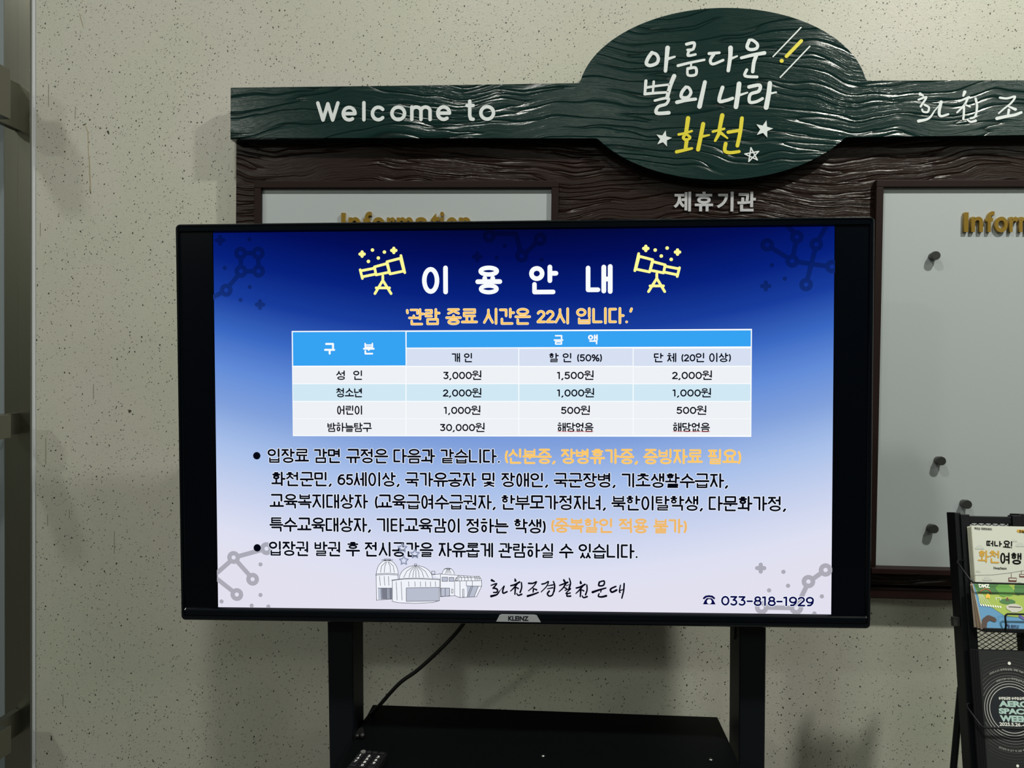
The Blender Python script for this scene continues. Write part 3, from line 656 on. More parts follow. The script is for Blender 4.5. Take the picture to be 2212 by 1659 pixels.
# telescope icons
def z1(X, Y): return (440 + X / 4.809, 480 + Y / 4.809)
def tele(mir):
    def P(X, Y):
        a, b = z1(X, Y)
        if mir: a, b = 1419.2 - (a - 826.6), b - 4.3
        return L(a, b)
    W = 5.8 * PX; s = []
    for line in ([(1627, 495), (1650, 585)], [(1638, 505), (1768, 480)], [(1650, 568), (1785, 540)], [(1775, 465), (1905, 430), (1930, 520), (1792, 548), (1775, 465)], [(1905, 412), (2045, 375), (2080, 508), (1937, 538), (1905, 412)],
                 [(2050, 348), (2090, 525)], [(1862, 560), (1862, 610)], [(1862, 605), (1780, 742)], [(1862, 605), (1948, 742)], [(1793, 683), (1932, 683)]): s.append(([P(*q) for q in line], W))
    for (a, b) in ((1754, 290), (1878, 311), (1815, 373), (1712, 408)): s.append(([P(a, b), P(a + 1, b)], 7.6 * PX))
    for (a, b) in ((1647, 332), (1976, 294)): s += [([P(a - 22, b), P(a + 22, b)], 7 * PX), ([P(a, b - 22), P(a, b + 22)], 7 * PX)]
    bm = bmesh.new(); ribbons(bm, s, yt); obj('telescope_icon', bm, YEL, scr)
yt = layer(); tele(False); tele(True)
# table
def quad(bm, x0, x1, y0, y1, y):
    a = L(x0, y0); b = L(x1, y0); c = L(x0, y1)
    poly(bm, [(a[0], c[1]), (b[0], c[1]), (b[0], a[1]), (a[0], a[1])], y)
def TY(v): return v
bm = bmesh.new(); quad(bm, 630.5, 1624, 715, 942, yt); obj('table_border', bm, WHT, scr)
yc = layer()
cols = [633, 877, 1120.5, 1367.5, 1621.5]
def cells(name, m, rs):
    bm = bmesh.new()
    for (x0, x1, y0, y1) in rs: quad(bm, x0, x1, y0, y1, yc)
    obj(name, bm, m, scr)
cells('table_header', emi('cell_blue', (54, 162, 242)), [(633, 876, 717.5, 790), (878.5, 1621.5, 717, 751)])
cells('table_row', emi('cell_lavender', (214, 224, 242)), [(878.5, 1119.5, 753.5, 790.5), (1121.5, 1366.5, 753.5, 790.5), (1368.5, 1621.5, 753.5, 790.5)])
for i, (y0, y1) in enumerate(((793, 828), (830, 866), (868, 903.5), (905, 939.5))):
    cells('table_row', emi('cell_pale', (238, 241, 245)) if i != 1 else emi('cell_sky', (208, 232, 244)), [(cols[j] + (0 if j == 0 else 1.2), cols[j + 1] - 1, y0, y1) for j in range(4)])
# building drawing
DR = emi('drawing_line', (40, 44, 56)); DW = emi('drawing_white', (240, 242, 250)); DGc = emi('drawing_grey', (184, 190, 206)); DD = emi('drawing_dark', (120, 124, 138))
def z6(X, Y): return L(780 + X / 3.568, 1180 + Y / 3.568)
yb0 = yc; yb1 = layer(); yb2 = layer(); yb3 = layer()
def filled(pl, m, y): 
    bm = bmesh.new()
    for p in pl: poly(bm, [z6(*q) for q in p], y)
    return obj('building_drawing', bm, m, scr)
def half(cx, y0, rx, ry, n=16): return [(cx + rx * math.cos(PI * i / n), y0 - ry * math.sin(PI * i / n)) for i in range(n + 1)]
filled([[(118, 215), (285, 215), (285, 405), (120, 412)], half(204, 212, 84, 108), [(240, 255), (608, 245), (608, 415), (560, 430), (420, 437), (290, 432), (243, 425)], half(424, 248, 128, 102),
        [(530, 215), (752, 215), (752, 375), (608, 385), (600, 240)], half(672, 214, 47, 48), [(722, 265), (930, 262), (930, 305), (890, 385), (762, 393), (722, 375)], [(755, 222), (925, 230), (930, 263), (755, 263)]], DW, yb0)
filled([[(350, 318), (606, 314), (604, 418), (350, 422)], [(132, 320), (240, 320), (240, 405), (134, 407)], [(625, 236), (668, 236), (668, 268), (625, 268)], [(680, 238), (716, 238), (716, 268), (680, 268)], [(616, 320), (684, 320), (684, 382), (616, 384)], [(815, 305), (908, 305), (870, 388), (818, 388)]], DGc, yb1)
filled([[(160, 322), (205, 322), (205, 405), (164, 406)]], DD, yb2); filled([[(218, 322), (240, 322), (240, 403), (220, 404)]], DD, yb2)
ln = [[(118, 215), (122, 415)], half(204, 212, 84, 108), [(114, 212), (204, 206), (290, 212)], [(114, 220), (204, 214), (290, 220)], [(285, 220), (287, 248)], half(424, 248, 128, 102), [(238, 258), (330, 246), (424, 243), (608, 250)], [(238, 262), (330, 251), (424, 248), (608, 256)],
      [(243, 262), (243, 422), (290, 432), (420, 437), (560, 430), (604, 415), (608, 252)], [(350, 318), (606, 314), (604, 418), (350, 422), (350, 318)], [(132, 320), (240, 320)], [(156, 320), (160, 406)], [(212, 320), (212, 406)], [(122, 412), (240, 404)],
      [(545, 218), (610, 210), (752, 222), (722, 265), (722, 378), (610, 386)], [(612, 212), (614, 384)], half(672, 214, 47, 48), [(722, 378), (762, 393), (890, 386), (930, 306), (930, 262), (722, 265)], [(762, 265), (764, 393)], [(812, 265), (812, 303), (930, 306)], [(858, 265), (858, 303)],
      [(755, 222), (870, 230), (915, 230), (930, 262)], [(755, 222), (755, 263)], [(755, 236), (870, 240), (925, 245)], [(625, 236), (668, 236), (668, 268), (625, 268), (625, 236)], [(680, 238), (716, 238), (716, 268), (680, 268), (680, 238)], [(616, 320), (684, 320), (684, 382), (616, 384), (616, 320)], [(650, 320), (650, 383)],
      [(698, 328), (710, 328), (710, 358), (698, 358), (698, 328)], [(784, 328), (794, 328), (794, 390), (784, 390), (784, 328)], [(818, 388), (850, 305)], [(830, 388), (862, 305)], [(872, 388), (905, 305)], [(158, 103), (248, 103)], [(180, 96), (228, 96), (228, 110), (180, 110), (180, 96)], [(414, 134), (430, 134), (430, 150), (414, 150), (414, 134)],
      [(640, 172), (698, 172)], [(655, 167), (684, 167), (684, 178)], [(545, 190), (570, 190), (570, 212), (545, 212), (545, 190)], [(732, 240), (744, 240), (744, 262), (732, 262), (732, 240)]]
for a, b in ((160, 8), (185, 4), (225, -4), (250, -8)): ln.append([(204 + (a - 204) * .25, 118), (a, 150), (a - b, 200)])
for a in (330, 370, 400, 424, 450, 485, 520): ln.append([(424 + (a - 424) * .2, 152), (424 + (a - 424) * .75, 190), (a, 238)])
for a in (650, 664, 680, 695): ln.append([(672 + (a - 672) * .3, 172), (a, 208)])
for a in (145, 180, 212): ln.append([(a, 228), (a + 5, 300)])
for a in (272, 310): ln.append([(a, 270), (a + 8, 412)])
for a in (368, 416, 458, 498, 536, 574): ln.append([(a, 270), (a + 2, 308)])
for a in (775, 800, 825, 850, 880, 895, 910): ln.append([(a - 8, 228), (a, 240), (a, 262)])
bm = bmesh.new(); ribbons(bm, [([z6(*q) for q in l_], 0.95 * PX) for l_ in ln], yb3, nd=4); obj('building_drawing', bm, DR, scr)
# phone icon
NVt = yb3
bm = bmesh.new()
ribbons(bm, [([L(1520, 1291.5), L(1524, 1288), L(1531, 1287), L(1538, 1288), L(1542, 1291.5)], 4.2 * PX)], NVt)
poly(bm, [L(1518, 1304.5), L(1545, 1304.8), L(1541, 1296.5), L(1537, 1291.5), L(1526, 1291.3), L(1522, 1296.2)], NVt)
obj('telephone_icon', bm, NAVY, scr)
bm = bmesh.new(); poly(bm, disc(L(1531.5, 1298.6), 5.2 * PX), layer()); obj('telephone_dial', bm, DW, scr)
# text
YHALO = layer(); YTXT = layer()
def line(text, x0, x1, y0, y1, wpx, m, halo=1.3, name='lettering', hm=None):
    """y0 (top), y1 (bottom) of the ink at the line's left end, in pixels"""
    a, b = L(x0, y0), L(x0, y1); z1_, z0_ = a[1], b[1]; xa = a[0]
    yr = (y0 + y1) / 2; xb = L(x1, yr)[0]
    s = text_strokes(text, xa, xb, z0_, z1_, wpx * PX)
    if halo:
        bm = bmesh.new(); ribbons(bm, [(p, w_ + 2 * halo * PX) for p, w_ in s], YHALO, nd=10); o = obj('lettering_glow', bm, hm or HALO, scr)
    bm = bmesh.new(); ribbons(bm, s, YTXT, nd=12); return obj(name, bm, m, scr)
for ch, x0, x1, y0, y1 in (('이', 912, 968, 574.5, 637.5), ('용', 1027, 1085, 573.5, 637), ('안', 1143, 1206, 572.5, 637), ('내', 1265, 1323, 571.5, 636.5)):
    line(ch, x0, x1, y0, y1, 10.2, WHT, 0)
line('‘관람 종료 시간은 22시 입니다.’', 878, 1366, 667, 702.5, 4.3, ORG, 0.8, hm=emi('cream', (255, 240, 214)))
line('구', 701, 725, 740.5, 766, 4.4, WHT, 0); line('분', 785, 810, 740, 766, 3.9, WHT, 0)
line('금', 1196, 1217, 723.5, 745, 3.4, WHT, 0); line('액', 1270, 1291, 722.5, 744.5, 3.3, WHT, 0)
T1 = [('개 인', 976, 1020, 0), ('할 인 (50%)', 1186, 1300, 0), ('단 체 (20인 이상)', 1412, 1578, 0), ('성  인', 727, 783, 1), ('청소년', 727, 783, 2), ('어린이', 729, 783, 3), ('밤하늘탐구', 708, 804, 4),
      ('3,000원', 958, 1040, 1), ('2,000원', 957, 1040, 2), ('1,000원', 959, 1038, 3), ('30,000원', 951, 1047, 4), ('1,500원', 1203, 1282, 1), ('1,000원', 1203, 1283, 2), ('500원', 1212, 1274, 3), ('해당없음', 1204, 1282, 4),
      ('2,000원', 1451, 1537, 1), ('1,000원', 1452, 1535, 2), ('500원', 1461, 1525, 3), ('해당없음', 1453, 1533, 4)]
RY = [(762.5, 783), (800, 821), (838, 858.5), (875.5, 896), (912.5, 933)]
for t_, a, b, r_ in T1: line(t_, a, b, RY[r_][0], RY[r_][1], 2.8, INK, 0)
bm = bmesh.new()
for a, b in ((1204, 1282), (1453, 1533)):
    n = 30; ribbons(bm, [([L(a + (b - a) * i / n, 931.5 + (0.9 if i % 2 else -0.6)) for i in range(n + 1)], 0.9 * PX)], YTXT - .0002, nd=4)
obj('squiggle_underline', bm, emi('red', (190, 60, 60)), scr)
line('입장료 감면 규정은 다음과 같습니다.', 579, 1080, 968, 1000, 4.3, INK)
line('(신분증, 장병휴가증, 증빙자료 필요)', 1091, 1600, 968.5, 1001.5, 4.2, ORG, 0.4, hm=emi('cream2', (238, 214, 170)))
line('화천군민, 65세이상, 국가유공자 및 장애인, 국군장병, 기초생활수급자,', 587, 1572, 1018, 1050, 4.3, INK)
line('교육복지대상자 (교육급여수급권자, 한부모가정자녀, 북한이탈학생, 다문화가정,', 583, 1697, 1065.5, 1098, 4.3, INK)
line('특수교육대상자, 기타교육감이 정하는 학생)', 583, 1179, 1116, 1148, 4.3, INK)
line('(중복할인 적용 불가)', 1191, 1483, 1118, 1150, 4.2, ORG2, 0.4, hm=emi('cream3', (232, 208, 172)))
line('입장권 발권 후 전시공간을 자유롭게 관람하실 수 있습니다.', 582, 1377, 1167.5, 1200, 4.3, INK)
for c_ in ((556, 984), (557, 1182.5)):
    bm = bmesh.new(); poly(bm, disc(L(*c_), 8.2 * PX), YTXT); obj('bullet', bm, INK, scr)
line('033-818-1929', 1557, 1757, 1282, 1309.5, 3.7, NAVY, 1.4)
def sb(sts):
    sts = [(a, tuple(v * 1.6 for v in b) if isinstance(b, tuple) else b * 1.45) for a, b in sts]
    brush(sts, 780, 1180, 3.568, INK, mp=L, k=PX, parent=scr, y=YTXT, dep=0.00005, name='brush_lettering')
CH = [([(1187, 248), (1190, 262)], (6, 12)), ([(1155, 300), (1185, 292), (1222, 272)], (8, 9)), ([(1205, 282), (1180, 315), (1152, 342)], (10, 5)), ([(1190, 312), (1186, 366)], (9, 7)), ([(1192, 310), (1212, 322)], (5, 8)), ([(1236, 276), (1238, 315), (1226, 352)], (7, 8)), ([(1200, 360), (1212, 374), (1238, 366)], (6, 9))]
sb([([(1008, 258), (1028, 268)], (12, 7)), ([(1003, 298), (1046, 284), (1018, 320)], (6, 8)), ([(1022, 318), (1050, 328), (1048, 350), (1022, 352)], 9), ([(1068, 340), (1048, 368), (1004, 381)], (5, 12)), ([(1103, 304), (1092, 340), (1098, 358), (1126, 346)], (8, 8)), ([(1070, 340), (1100, 305)], (3, 4))])
sb(CH)
sb([([(1292, 282), (1325, 282), (1352, 270), (1330, 305), (1290, 340)], (9, 5)), ([(1322, 318), (1352, 332)], (4, 9)), ([(1328, 330), (1326, 350)], 8), ([(1284, 380), (1330, 366), (1366, 352)], (11, 7))])
sb([([(1394, 288), (1420, 282), (1444, 268), (1430, 305), (1388, 348)], (8, 5)), ([(1482, 268), (1492, 300), (1486, 345)], (7, 9)), ([(1442, 300), (1480, 294)], (5, 7)), ([(1436, 324), (1478, 316)], (5, 7)), ([(1450, 342), (1436, 362), (1450, 380), (1474, 372), (1484, 345)], 9)])
sb([([(1562, 256), (1570, 270)], (9, 10)), ([(1530, 298), (1592, 274)], (7, 9)), ([(1578, 284), (1556, 318), (1526, 346)], (9, 5)), ([(1562, 312), (1582, 322)], (5, 8)), ([(1604, 243), (1614, 280), (1604, 316)], (6, 9)), ([(1582, 300), (1604, 292)], 5), ([(1572, 336), (1614, 322), (1590, 346), (1580, 362), (1612, 356)], (6, 7)), ([(1590, 362), (1586, 380), (1614, 380)], (6, 9))])
sb([([(a + 503, b + 18) for a, b in p], w_) for p, w_ in CH])
sb([([(1836, 272), (1832, 300), (1868, 296), (1872, 264), (1836, 272)], 9), ([(1784, 350), (1830, 334), (1886, 318)], (12, 7)), ([(1850, 328), (1846, 350)], 7), ([(1834, 360), (1828, 382), (1856, 386), (1888, 378)], (6, 11))])
sb([([(1962, 306), (1922, 326), (1932, 350), (1968, 334)], (8, 10)), ([(1998, 296), (1990, 340), (1994, 352)], (6, 8)), ([(1992, 338), (2018, 330)], 6), ([(2026, 284), (2022, 340), (2008, 396)], (8, 7))])
for c_ in ((870, 1183), (897, 1196), (873, 1210)):
    bm = bmesh.new(); p = star_pts(L(*c_), 10 * PX, PI / 2, 0.5); ribbons(bm, [(p + [p[0]], 2.6 * PX)], YTXT - .0002)
    obj('star_drawing', bm, emi('star_grey', (140, 150, 176)), scr)
# unlit side bars of the panel, over the slide's edges
yb_ = YTXT - .0006
for xa_, xb_ in ((il - .002, sl0), (sl1, ir + .002)):
    bm = bmesh.new(); poly(bm, [(xa_, ib - .001), (xb_, ib - .001), (xb_, it + .001), (xa_, it + .001)], yb_); obj('side_bar', bm, GLASS, scr)
# cable hanging behind the television down to the shelf
cp = [at(1030, 1300, 1.47), at(1000, 1349, 1.48), at(962, 1392, 1.49), at(905, 1445, 1.50), at(862, 1477, 1.505), at(816, 1528, 1.51), at(786, 1562, 1.515)]
pe = on_plane(760, 1625, Vector((0, 0, zs + 0.005)), ZN)
cp += [on_plane(783, 1590, Vector((0, 0, zs + 0.005)), ZN), Vector((s0.x + 0.006, 1.44, zs + 0.005)), Vector((s0.x + 0.006, 1.41, zs + 0.005))]
bm = bmesh.new(); tube(bm, smooth_path(cp, 8), 0.0038, 12)
tag(obj('power_cable', bm, CABLE, None, True), 'black power cable hanging from behind the television down to the stand shelf', 'cable')
# remote control on the shelf
rc = on_plane(800, 1650, Vector((0, 0, zs)), ZN)
ra = on_plane(808, 1622, Vector((0, 0, zs + .015)), ZN)
rem = empty('remote_control', (ra.x - 0.010, ra.y - 0.085, zs), (0, 0, math.radians(-7)))
tag(rem, 'black remote control with white digits on the left of the stand shelf', 'remote control')
bxo('body', mat('remote_black', (14, 15, 17), 0.4), rem, -0.026, 0.026, -0.085, 0.085, 0.0, 0.016, bev=0.004)
BTN = mat('button_black', (20, 21, 24), 0.45); RW = mat('remote_white', (215, 215, 215), 0.5)
def btn(x, y, w_, h, lab=None, m=BTN):
    o = bxo('button', m, rem, x - w_ / 2, x + w_ / 2, y - h / 2, y + h / 2, 0.0158, 0.0185, bev=0.0008)
    if lab:
        hw_ = .0007 if lab == '1' else .0022
        bmf = font_fit(lab, x - hw_, x + hw_, y - .0034, y + .0034, 0, 0.03)
        for v in bmf.verts: v.co = Vector((v.co.x, v.co.z, 0.0188))
        obj('digit', bmf, RW, o)
bm = bmesh.new(); bmesh.ops.create_cone(bm, cap_ends=True, segments=20, radius1=.0048, radius2=.0044, depth=.002, matrix=Matrix.Translation((-.017, .076, .0168)))
obj('button', bm, mat('button_grey', (105, 105, 105), 0.4), rem)['label'] = 'round grey power button'
for i in (-1, 1): btn(i * .0055, .076, .0085, .006)
btn(.018, .076, .009, .006)
for r_ in range(3):
    for c_ in range(3): btn((c_ - 1) * .0165, .060 - r_ * .0105, .012, .0075, str(r_ * 3 + c_ + 1))
btn(-.0165, .0285, .012, .0075); btn(0, .0285, .012, .0075, '0'); btn(.0165, .0285, .012, .0075)
for r_ in range(5):
    for c_ in range(3): btn((c_ - 1) * .0165, .014 - r_ * .017, .012, .009)

# ================================================================ BROCHURE RACK
# the rack leans back: its plane passes Y=1.45 at z=1.23 and Y=1.375 at z=0.79
TILT = math.atan2(0.075, 0.44)
pt = at(2062, 1107, 1.45)
basez = 0.0
L_up = (pt.z) / math.cos(TILT)
rk = empty('brochure_rack', (pt.x, 1.45 - pt.z * math.tan(TILT), 0.0), (-TILT, 0, 0))
tag(rk, 'black wire mesh brochure rack leaning back at the right edge, in front of the whiteboard', 'rack')
RM = Matrix.Translation(rk.location) @ rk.rotation_euler.to_matrix().to_4x4(); RMi = RM.inverted(); RNn = RM.to_3x3() @ Vector((0, 1, 0))
def K(px, py, y=0.0):
    p = RMi @ on_plane(px, py, RM @ Vector((0, y, 0)), RNn); return (p.x, p.z)
RKM = mat('rack_black', (7, 10, 15), 0.5, 0.0, 0.3)
zr = K(2076, 1107)[1]; lx = 0.0
x1_ = K(2094, 1140)[0]; xr0 = K(2184, 1112)[0]; xr1 = xr0 + 0.030
def rb(name, x0, x1, y0, y1, z0, z1, m=RKM, bev=0.0012, parent=rk): return bxo(name, m, parent, x0, x1, y0, y1, z0, z1, bev=bev)
sh_ = 0.5 * 0.0
rb('post', lx, x1_ - 0.014, 0.0, 0.03, 0.01, zr)
rb('post', x1_ - 0.016, x1_, -0.004, 0.012, 0.05, zr - 0.003)
rb('post', xr0, xr0 + 0.016, -0.004, 0.012, 0.05, zr - 0.003)
rb('post', xr0 + 0.014, xr1, 0.0, 0.03, 0.01, zr)
zt1 = K(2100, 1112)[1]; zt0 = K(2100, 1130)[1]
rb('top_rail', x1_ - 0.016, xr0 + 0.016, 0.0, 0.012, zt0, zt1 - 0.002)
rb('bottom_rail', x1_ - 0.016, xr0 + 0.016, 0.0, 0.012, 0.10, 0.12)
# rear prop legs
for xx in (lx + 0.006, xr1 - 0.006):
    P1 = Vector((xx, 0.03, 0.95)); Fw = RMi @ Vector((rk.location.x + xx, rk.location.y + 0.30, 0.006)); bm = bmesh.new(); tube(bm, [P1, Fw], 0.006, 10); obj('leg', bm, RKM, rk)
rb('base_foot', lx - 0.01, lx + 0.03, -0.02, 0.03, 0.004, 0.016)
rb('base_foot', xr1 - 0.03, xr1 + 0.01, -0.02, 0.03, 0.004, 0.016)
# expanded mesh panel: diagonal wires
bm = bmesh.new(); za, zb2 = 0.12, zt0 + 0.003; xw0, xw1 = x1_ - 0.004, xr0 + 0.004
pit = 0.0125; slope = 0.62
def seg(pa, pb, yy): 
    pa, pb = Vector(pa), Vector(pb); d = (pb - pa).normalized(); n_ = Vector((-d.z, 0, d.x)) * 0.00052
    q = [pa - n_, pb - n_, pb + n_, pa + n_]; a = [bm.verts.new((v.x, yy, v.z)) for v in q]; b = [bm.verts.new((v.x, yy + 0.001, v.z)) for v in q]
    bm.faces.new(a); 
    for i in range(4): bm.faces.new((a[i], b[i], b[(i + 1) % 4], a[(i + 1) % 4]))
wd = xw1 - xw0; pz = pit * slope * 1.0
n = int((zb2 - za + wd * slope) / pz)
for i in range(n):
    for s in (1, -1):
        z0 = za + i * pz - (wd * slope if s == 1 else 0)
        zz0, zz1 = (z0, z0 + wd * slope) if s == 1 else (z0 , z0 - wd * slope)
        A, B = (xw0, zz0), (xw1, zz1)
        # clip in z
        def cl(A, B):
            (ax, az), (bx, bz) = A, B
            for lo, sg in ((za, 1), (zb2, -1)):
                ia, ib2 = sg * (az - lo) >= 0, sg * (bz - lo) >= 0
                if not ia and not ib2: return None
                if ia != ib2:
                    t_ = (lo - az) / (bz - az); cx_, cz_ = ax + t_ * (bx - ax), lo
                    if ia: bx, bz = cx_, cz_
                    else: ax, az = cx_, cz_
            return (ax, az), (bx, bz)
        r_ = cl(A, B)
        if r_: seg((r_[0][0], 0, r_[0][1]), (r_[1][0], 0, r_[1][1]), 0.006 + (0.0006 if s == 1 else 0))
tag(obj('mesh_panel', bm, RKM, rk), kind='stuff')
# pockets: bottom lip + bent front wire
def pocket(zlip, zw_hi, zw_lo, out, fl):
    rb('pocket_floor', x1_ - 0.014, xr0 + 0.014, -fl, 0.0, zlip - 0.002, zlip)
    rb('pocket_lip', x1_ - 0.012, xr0 + 0.014, -fl - 0.0015, -fl, zlip - 0.003, zlip + 0.004)
    bm = bmesh.new()
    p = [(lx + 0.010, -0.003, zw_hi), (lx - 0.002, -0.006, zw_hi + 0.0005), (lx - 0.006, -0.010, zw_hi - 0.003), (lx + 0.0005, -out - 0.004, zw_lo + 0.004), (lx + 0.004, -out - 0.006, zw_lo), (lx + 0.010, -out - 0.006, zw_lo - 0.0005),
         (xr1 - 0.006, -out - 0.006, zw_lo - 0.0005), (xr1 - 0.001, -out - 0.004, zw_lo + 0.003), (xr1 + 0.006, -0.010, zw_hi - 0.003), (xr1 + 0.001, -0.006, zw_hi + 0.0005), (xr1 - 0.012, -0.003, zw_hi)]
    tube(bm, p, 0.0016, 8); obj('retaining_wire', bm, RKM, rk, True)
OUT1 = 0.034
z1a = K(2062, 1211, -0.008)[1]; z1b = K(2120, 1258, -OUT1)[1]; zl1 = K(2120, 1361, -0.047)[1]
z2a = K(2083, 1521, -0.008)[1]; z2b = K(2130, 1569, -OUT1)[1]; zl2 = z2b - (z1b - zl1) - 0.03
pocket(zl1, z1a, z1b, OUT1, 0.047); pocket(zl2, z2a, z2b, OUT1, OUT1)
# small front loop of the upper pocket
bm = bmesh.new(); ax = K(2171, 1325, -.051)[0]; az = K(2171, 1326, -.051)[1]
tube(bm, smooth_path([(ax, -.047, zl1 - .002), (ax, -.051, zl1 + .010), (ax, -.051, az - .005), (ax + .004, -.051, az - .0005), (ax + .012, -.051, az), (xr1 - .012, -.051, az), (xr1 - .005, -.051, az - .003), (xr1 - .004, -.051, az - .01), (xr1 - .004, -.047, zl1)], 5), 0.0016, 8)
obj('wire_loop', bm, RKM, rk, True)
a, b = K(2064, 1334), K(2080, 1355)
rb('side_tab', a[0] - 0.001, b[0], 0.006, 0.016, b[1], a[1], mat('tab_grey', (36, 37, 36), 0.5), 0.001)

# ---- brochures (each a thing; local frame shares the rack's lean)
def bro(name, x0, x1, z0, z1, yb, yt, thick, m_face, m_page, label, group=None, rotz=0.0, top=1.0):
    """a folded brochure: bottom front at local depth yb, top front at yt"""
    O = RM @ Vector((x0, yb, z0)); H = z1 - z0
    extra = math.atan2(yt - yb, H)
    e = empty(name, O, (-TILT - extra, 0, rotz)); tag(e, label, 'brochure', group)
    hgt = math.hypot(H, yt - yb)
    bm = bmesh.new(); box(bm, 0, x1 - x0, 0, 0.0004, 0, hgt); cov = obj('cover', bm, m_face, e)
    bm = bmesh.new(); nlf = 5
    for i in range(nlf):
        yy = 0.0005 + (thick - 0.0005) * i / nlf; dx = 0.0010 * ((i * 7) % 3 - 1)
        box(bm, dx, x1 - x0 + dx, yy, yy + (thick - 0.0005) / nlf * 0.72, 0.0005, hgt - 0.0004 - 0.0004 * i)
    for v in bm.verts: v.co.y *= 1 - (1 - top) * v.co.z / hgt
    obj('pages', bm, m_page, e)
    return e, cov, hgt
PAPER = mat('paper_white', (206, 210, 200), 0.6); PAGE = mat('page_edges', (196, 196, 176), 0.7); PAGE2 = mat('page_edges_warm', (188, 176, 160), 0.7)
bxL = K(2100, 1200, -0.01)[0]
def flat(parent, name, m, polys=None, strokes=None, y=-0.0004, mp=None):
    bm = bmesh.new()
    for p in polys or []: poly(bm, [mp(*q) for q in p], y)
    if strokes: ribbons(bm, [([mp(*q) for q in pts_], w_ * 1.39 / F) for pts_, w_ in strokes], y, nd=8)
    return obj(name, bm, m, parent)
def mapper(e):
    bpy.context.view_layer.update()
    Mx = Matrix.Translation(e.location) @ e.rotation_euler.to_matrix().to_4x4(); Mi = Mx.inverted(); Nn = Mx.to_3x3() @ Vector((0, 1, 0))
    def f_(px, py):
        p = Mi @ on_plane(px, py, Mx @ Vector((0, 0, 0)), Nn); return (p.x, p.z)
    return f_
WB = 0.118
# white tourist maps
wt = K(2100, 1135, -0.012)[1]
for i in range(3):
    e, cov, hgt = bro('brochure', bxL - 0.001 * i, bxL + WB, zl1 + 0.0005, wt - 0.001 * i, -0.0165 + 0.0050 * i, -0.0150 + 0.0046 * i, 0.0042, PAPER, PAGE, ('white folded tourist map with black and ochre Korean title, foremost in the upper pocket', 'pale folded map tucked directly behind the white title map', 'rearmost folded map in the upper rack pocket, against the mesh')[i], 'tourist maps in the upper pocket')
    if i == 0: eW, cW = e, cov
mw = mapper(eW)
BLK = mat('print_black', (8, 8, 10), 0.7, 0, 0.15); OCH = mat('print_ochre', (206, 160, 62), 0.6); PGR = mat('print_grey', (196, 200, 192), 0.6); BRN = mat('print_brown', (110, 60, 56), 0.6)
def k1(X, Y): return (2040 + X / 5.529, 1080 + Y / 5.529)
def kk(pts_): return [k1(*q) for q in pts_]
def mwz(X, Y): return mw(*k1(X, Y))
# title: top line, then the two-colour line
def tstr(text, X0, X1, Y0, Y1, wz, mp):
    s, _ = layout(text); al = [p for q in s for st_ in q for p in st_]; a, b = min(p[0] for p in al), max(p[0] for p in al)
    return [([mp(X0 + (p[0] - a) / (b - a) * (X1 - X0), Y1 - p[1] * (Y1 - Y0) + (p[0] - a) / (b - a) * 8) for p in st_], wz / 5.529 * 1.40 / F) for q in s for st_ in q]
def put(strk, m, parent, y=-0.0005, name='lettering'):
    bm = bmesh.new(); ribbons(bm, strk, y, step=8e-6, nd=8); return obj(name, bm, m, parent)
put(tstr('떠나', 508, 680, 488, 545, 13, mwz) + tstr('요!', 705, 800, 485, 570, 13, mwz), BLK, cW)
put(tstr('화천', 408, 645, 605, 740, 17, mwz), OCH, cW); put(tstr('여행', 675, 910, 632, 755, 17, mwz), BLK, cW)
put(tstr('화천군', 358, 425, 325, 348, 4, mwz) + tstr('관광안내지도', 438, 566, 330, 352, 4, mwz), mat('print_dark', (70, 72, 66), 0.6), cW)
p0, p1 = mwz(588, 828), mwz(740, 798)
bmf = font_fit('Hwacheon', p0[0], p1[0], p0[1], p1[1], -0.0005, 0.01); obj('lettering', bmf, BLK, cW)
put([([mwz(880, 370), mwz(960, 376)], 0.0052)], OCH, cW, name='label_pill'); put(tstr('한국어', 895, 960, 362, 388, 4, mwz), BLK, cW, -0.0008)
for cx_, cy_, s_ in ((420, 570, 1), (512, 945, 1), (402, 850, .5), (838, 488, .6), (905, 540, 1)):
    put([([mwz(cx_ - 45 * s_, cy_ + 5), mwz(cx_ + 45 * s_, cy_ + 5)], 0.0035 * s_), ([mwz(cx_ - 15 * s_, cy_ - 12 * s_), mwz(cx_ + 12 * s_, cy_ - 12 * s_)], 0.0062 * s_)], PGR, cW, name='cloud_print')
put([([mwz(330, 898), mwz(560, 895), mwz(760, 872), mwz(951, 842)], 0.0005)], mat('print_line', (120, 122, 116), 0.6), cW, name='cable_print')
for cx_, cy_, s_ in ((812, 945, 1), (932, 898, .8)):
    bm = bmesh.new(); ribbons(bm, [([mwz(cx_ - 15, cy_ - 70 * s_), mwz(cx_ - 14, cy_ - 22 * s_)], 0.0007)], -0.0005); poly(bm, [mwz(cx_ - 48 * s_, cy_ + 30 * s_), mwz(cx_ + 48 * s_, cy_ + 34 * s_), mwz(cx_ + 48 * s_, cy_ - 16 * s_), mwz(cx_ - 48 * s_, cy_ - 20 * s_)], -0.0005); obj('gondola_print', bm, BRN, cW)
    bm = bmesh.new(); poly(bm, [mwz(cx_ - 40 * s_, cy_ + 12 * s_), mwz(cx_ + 42 * s_, cy_ + 14 * s_), mwz(cx_ + 42 * s_, cy_ - 6 * s_), mwz(cx_ - 40 * s_, cy_ - 9 * s_)], -0.0008); obj('gondola_print', bm, PAPER, cW)
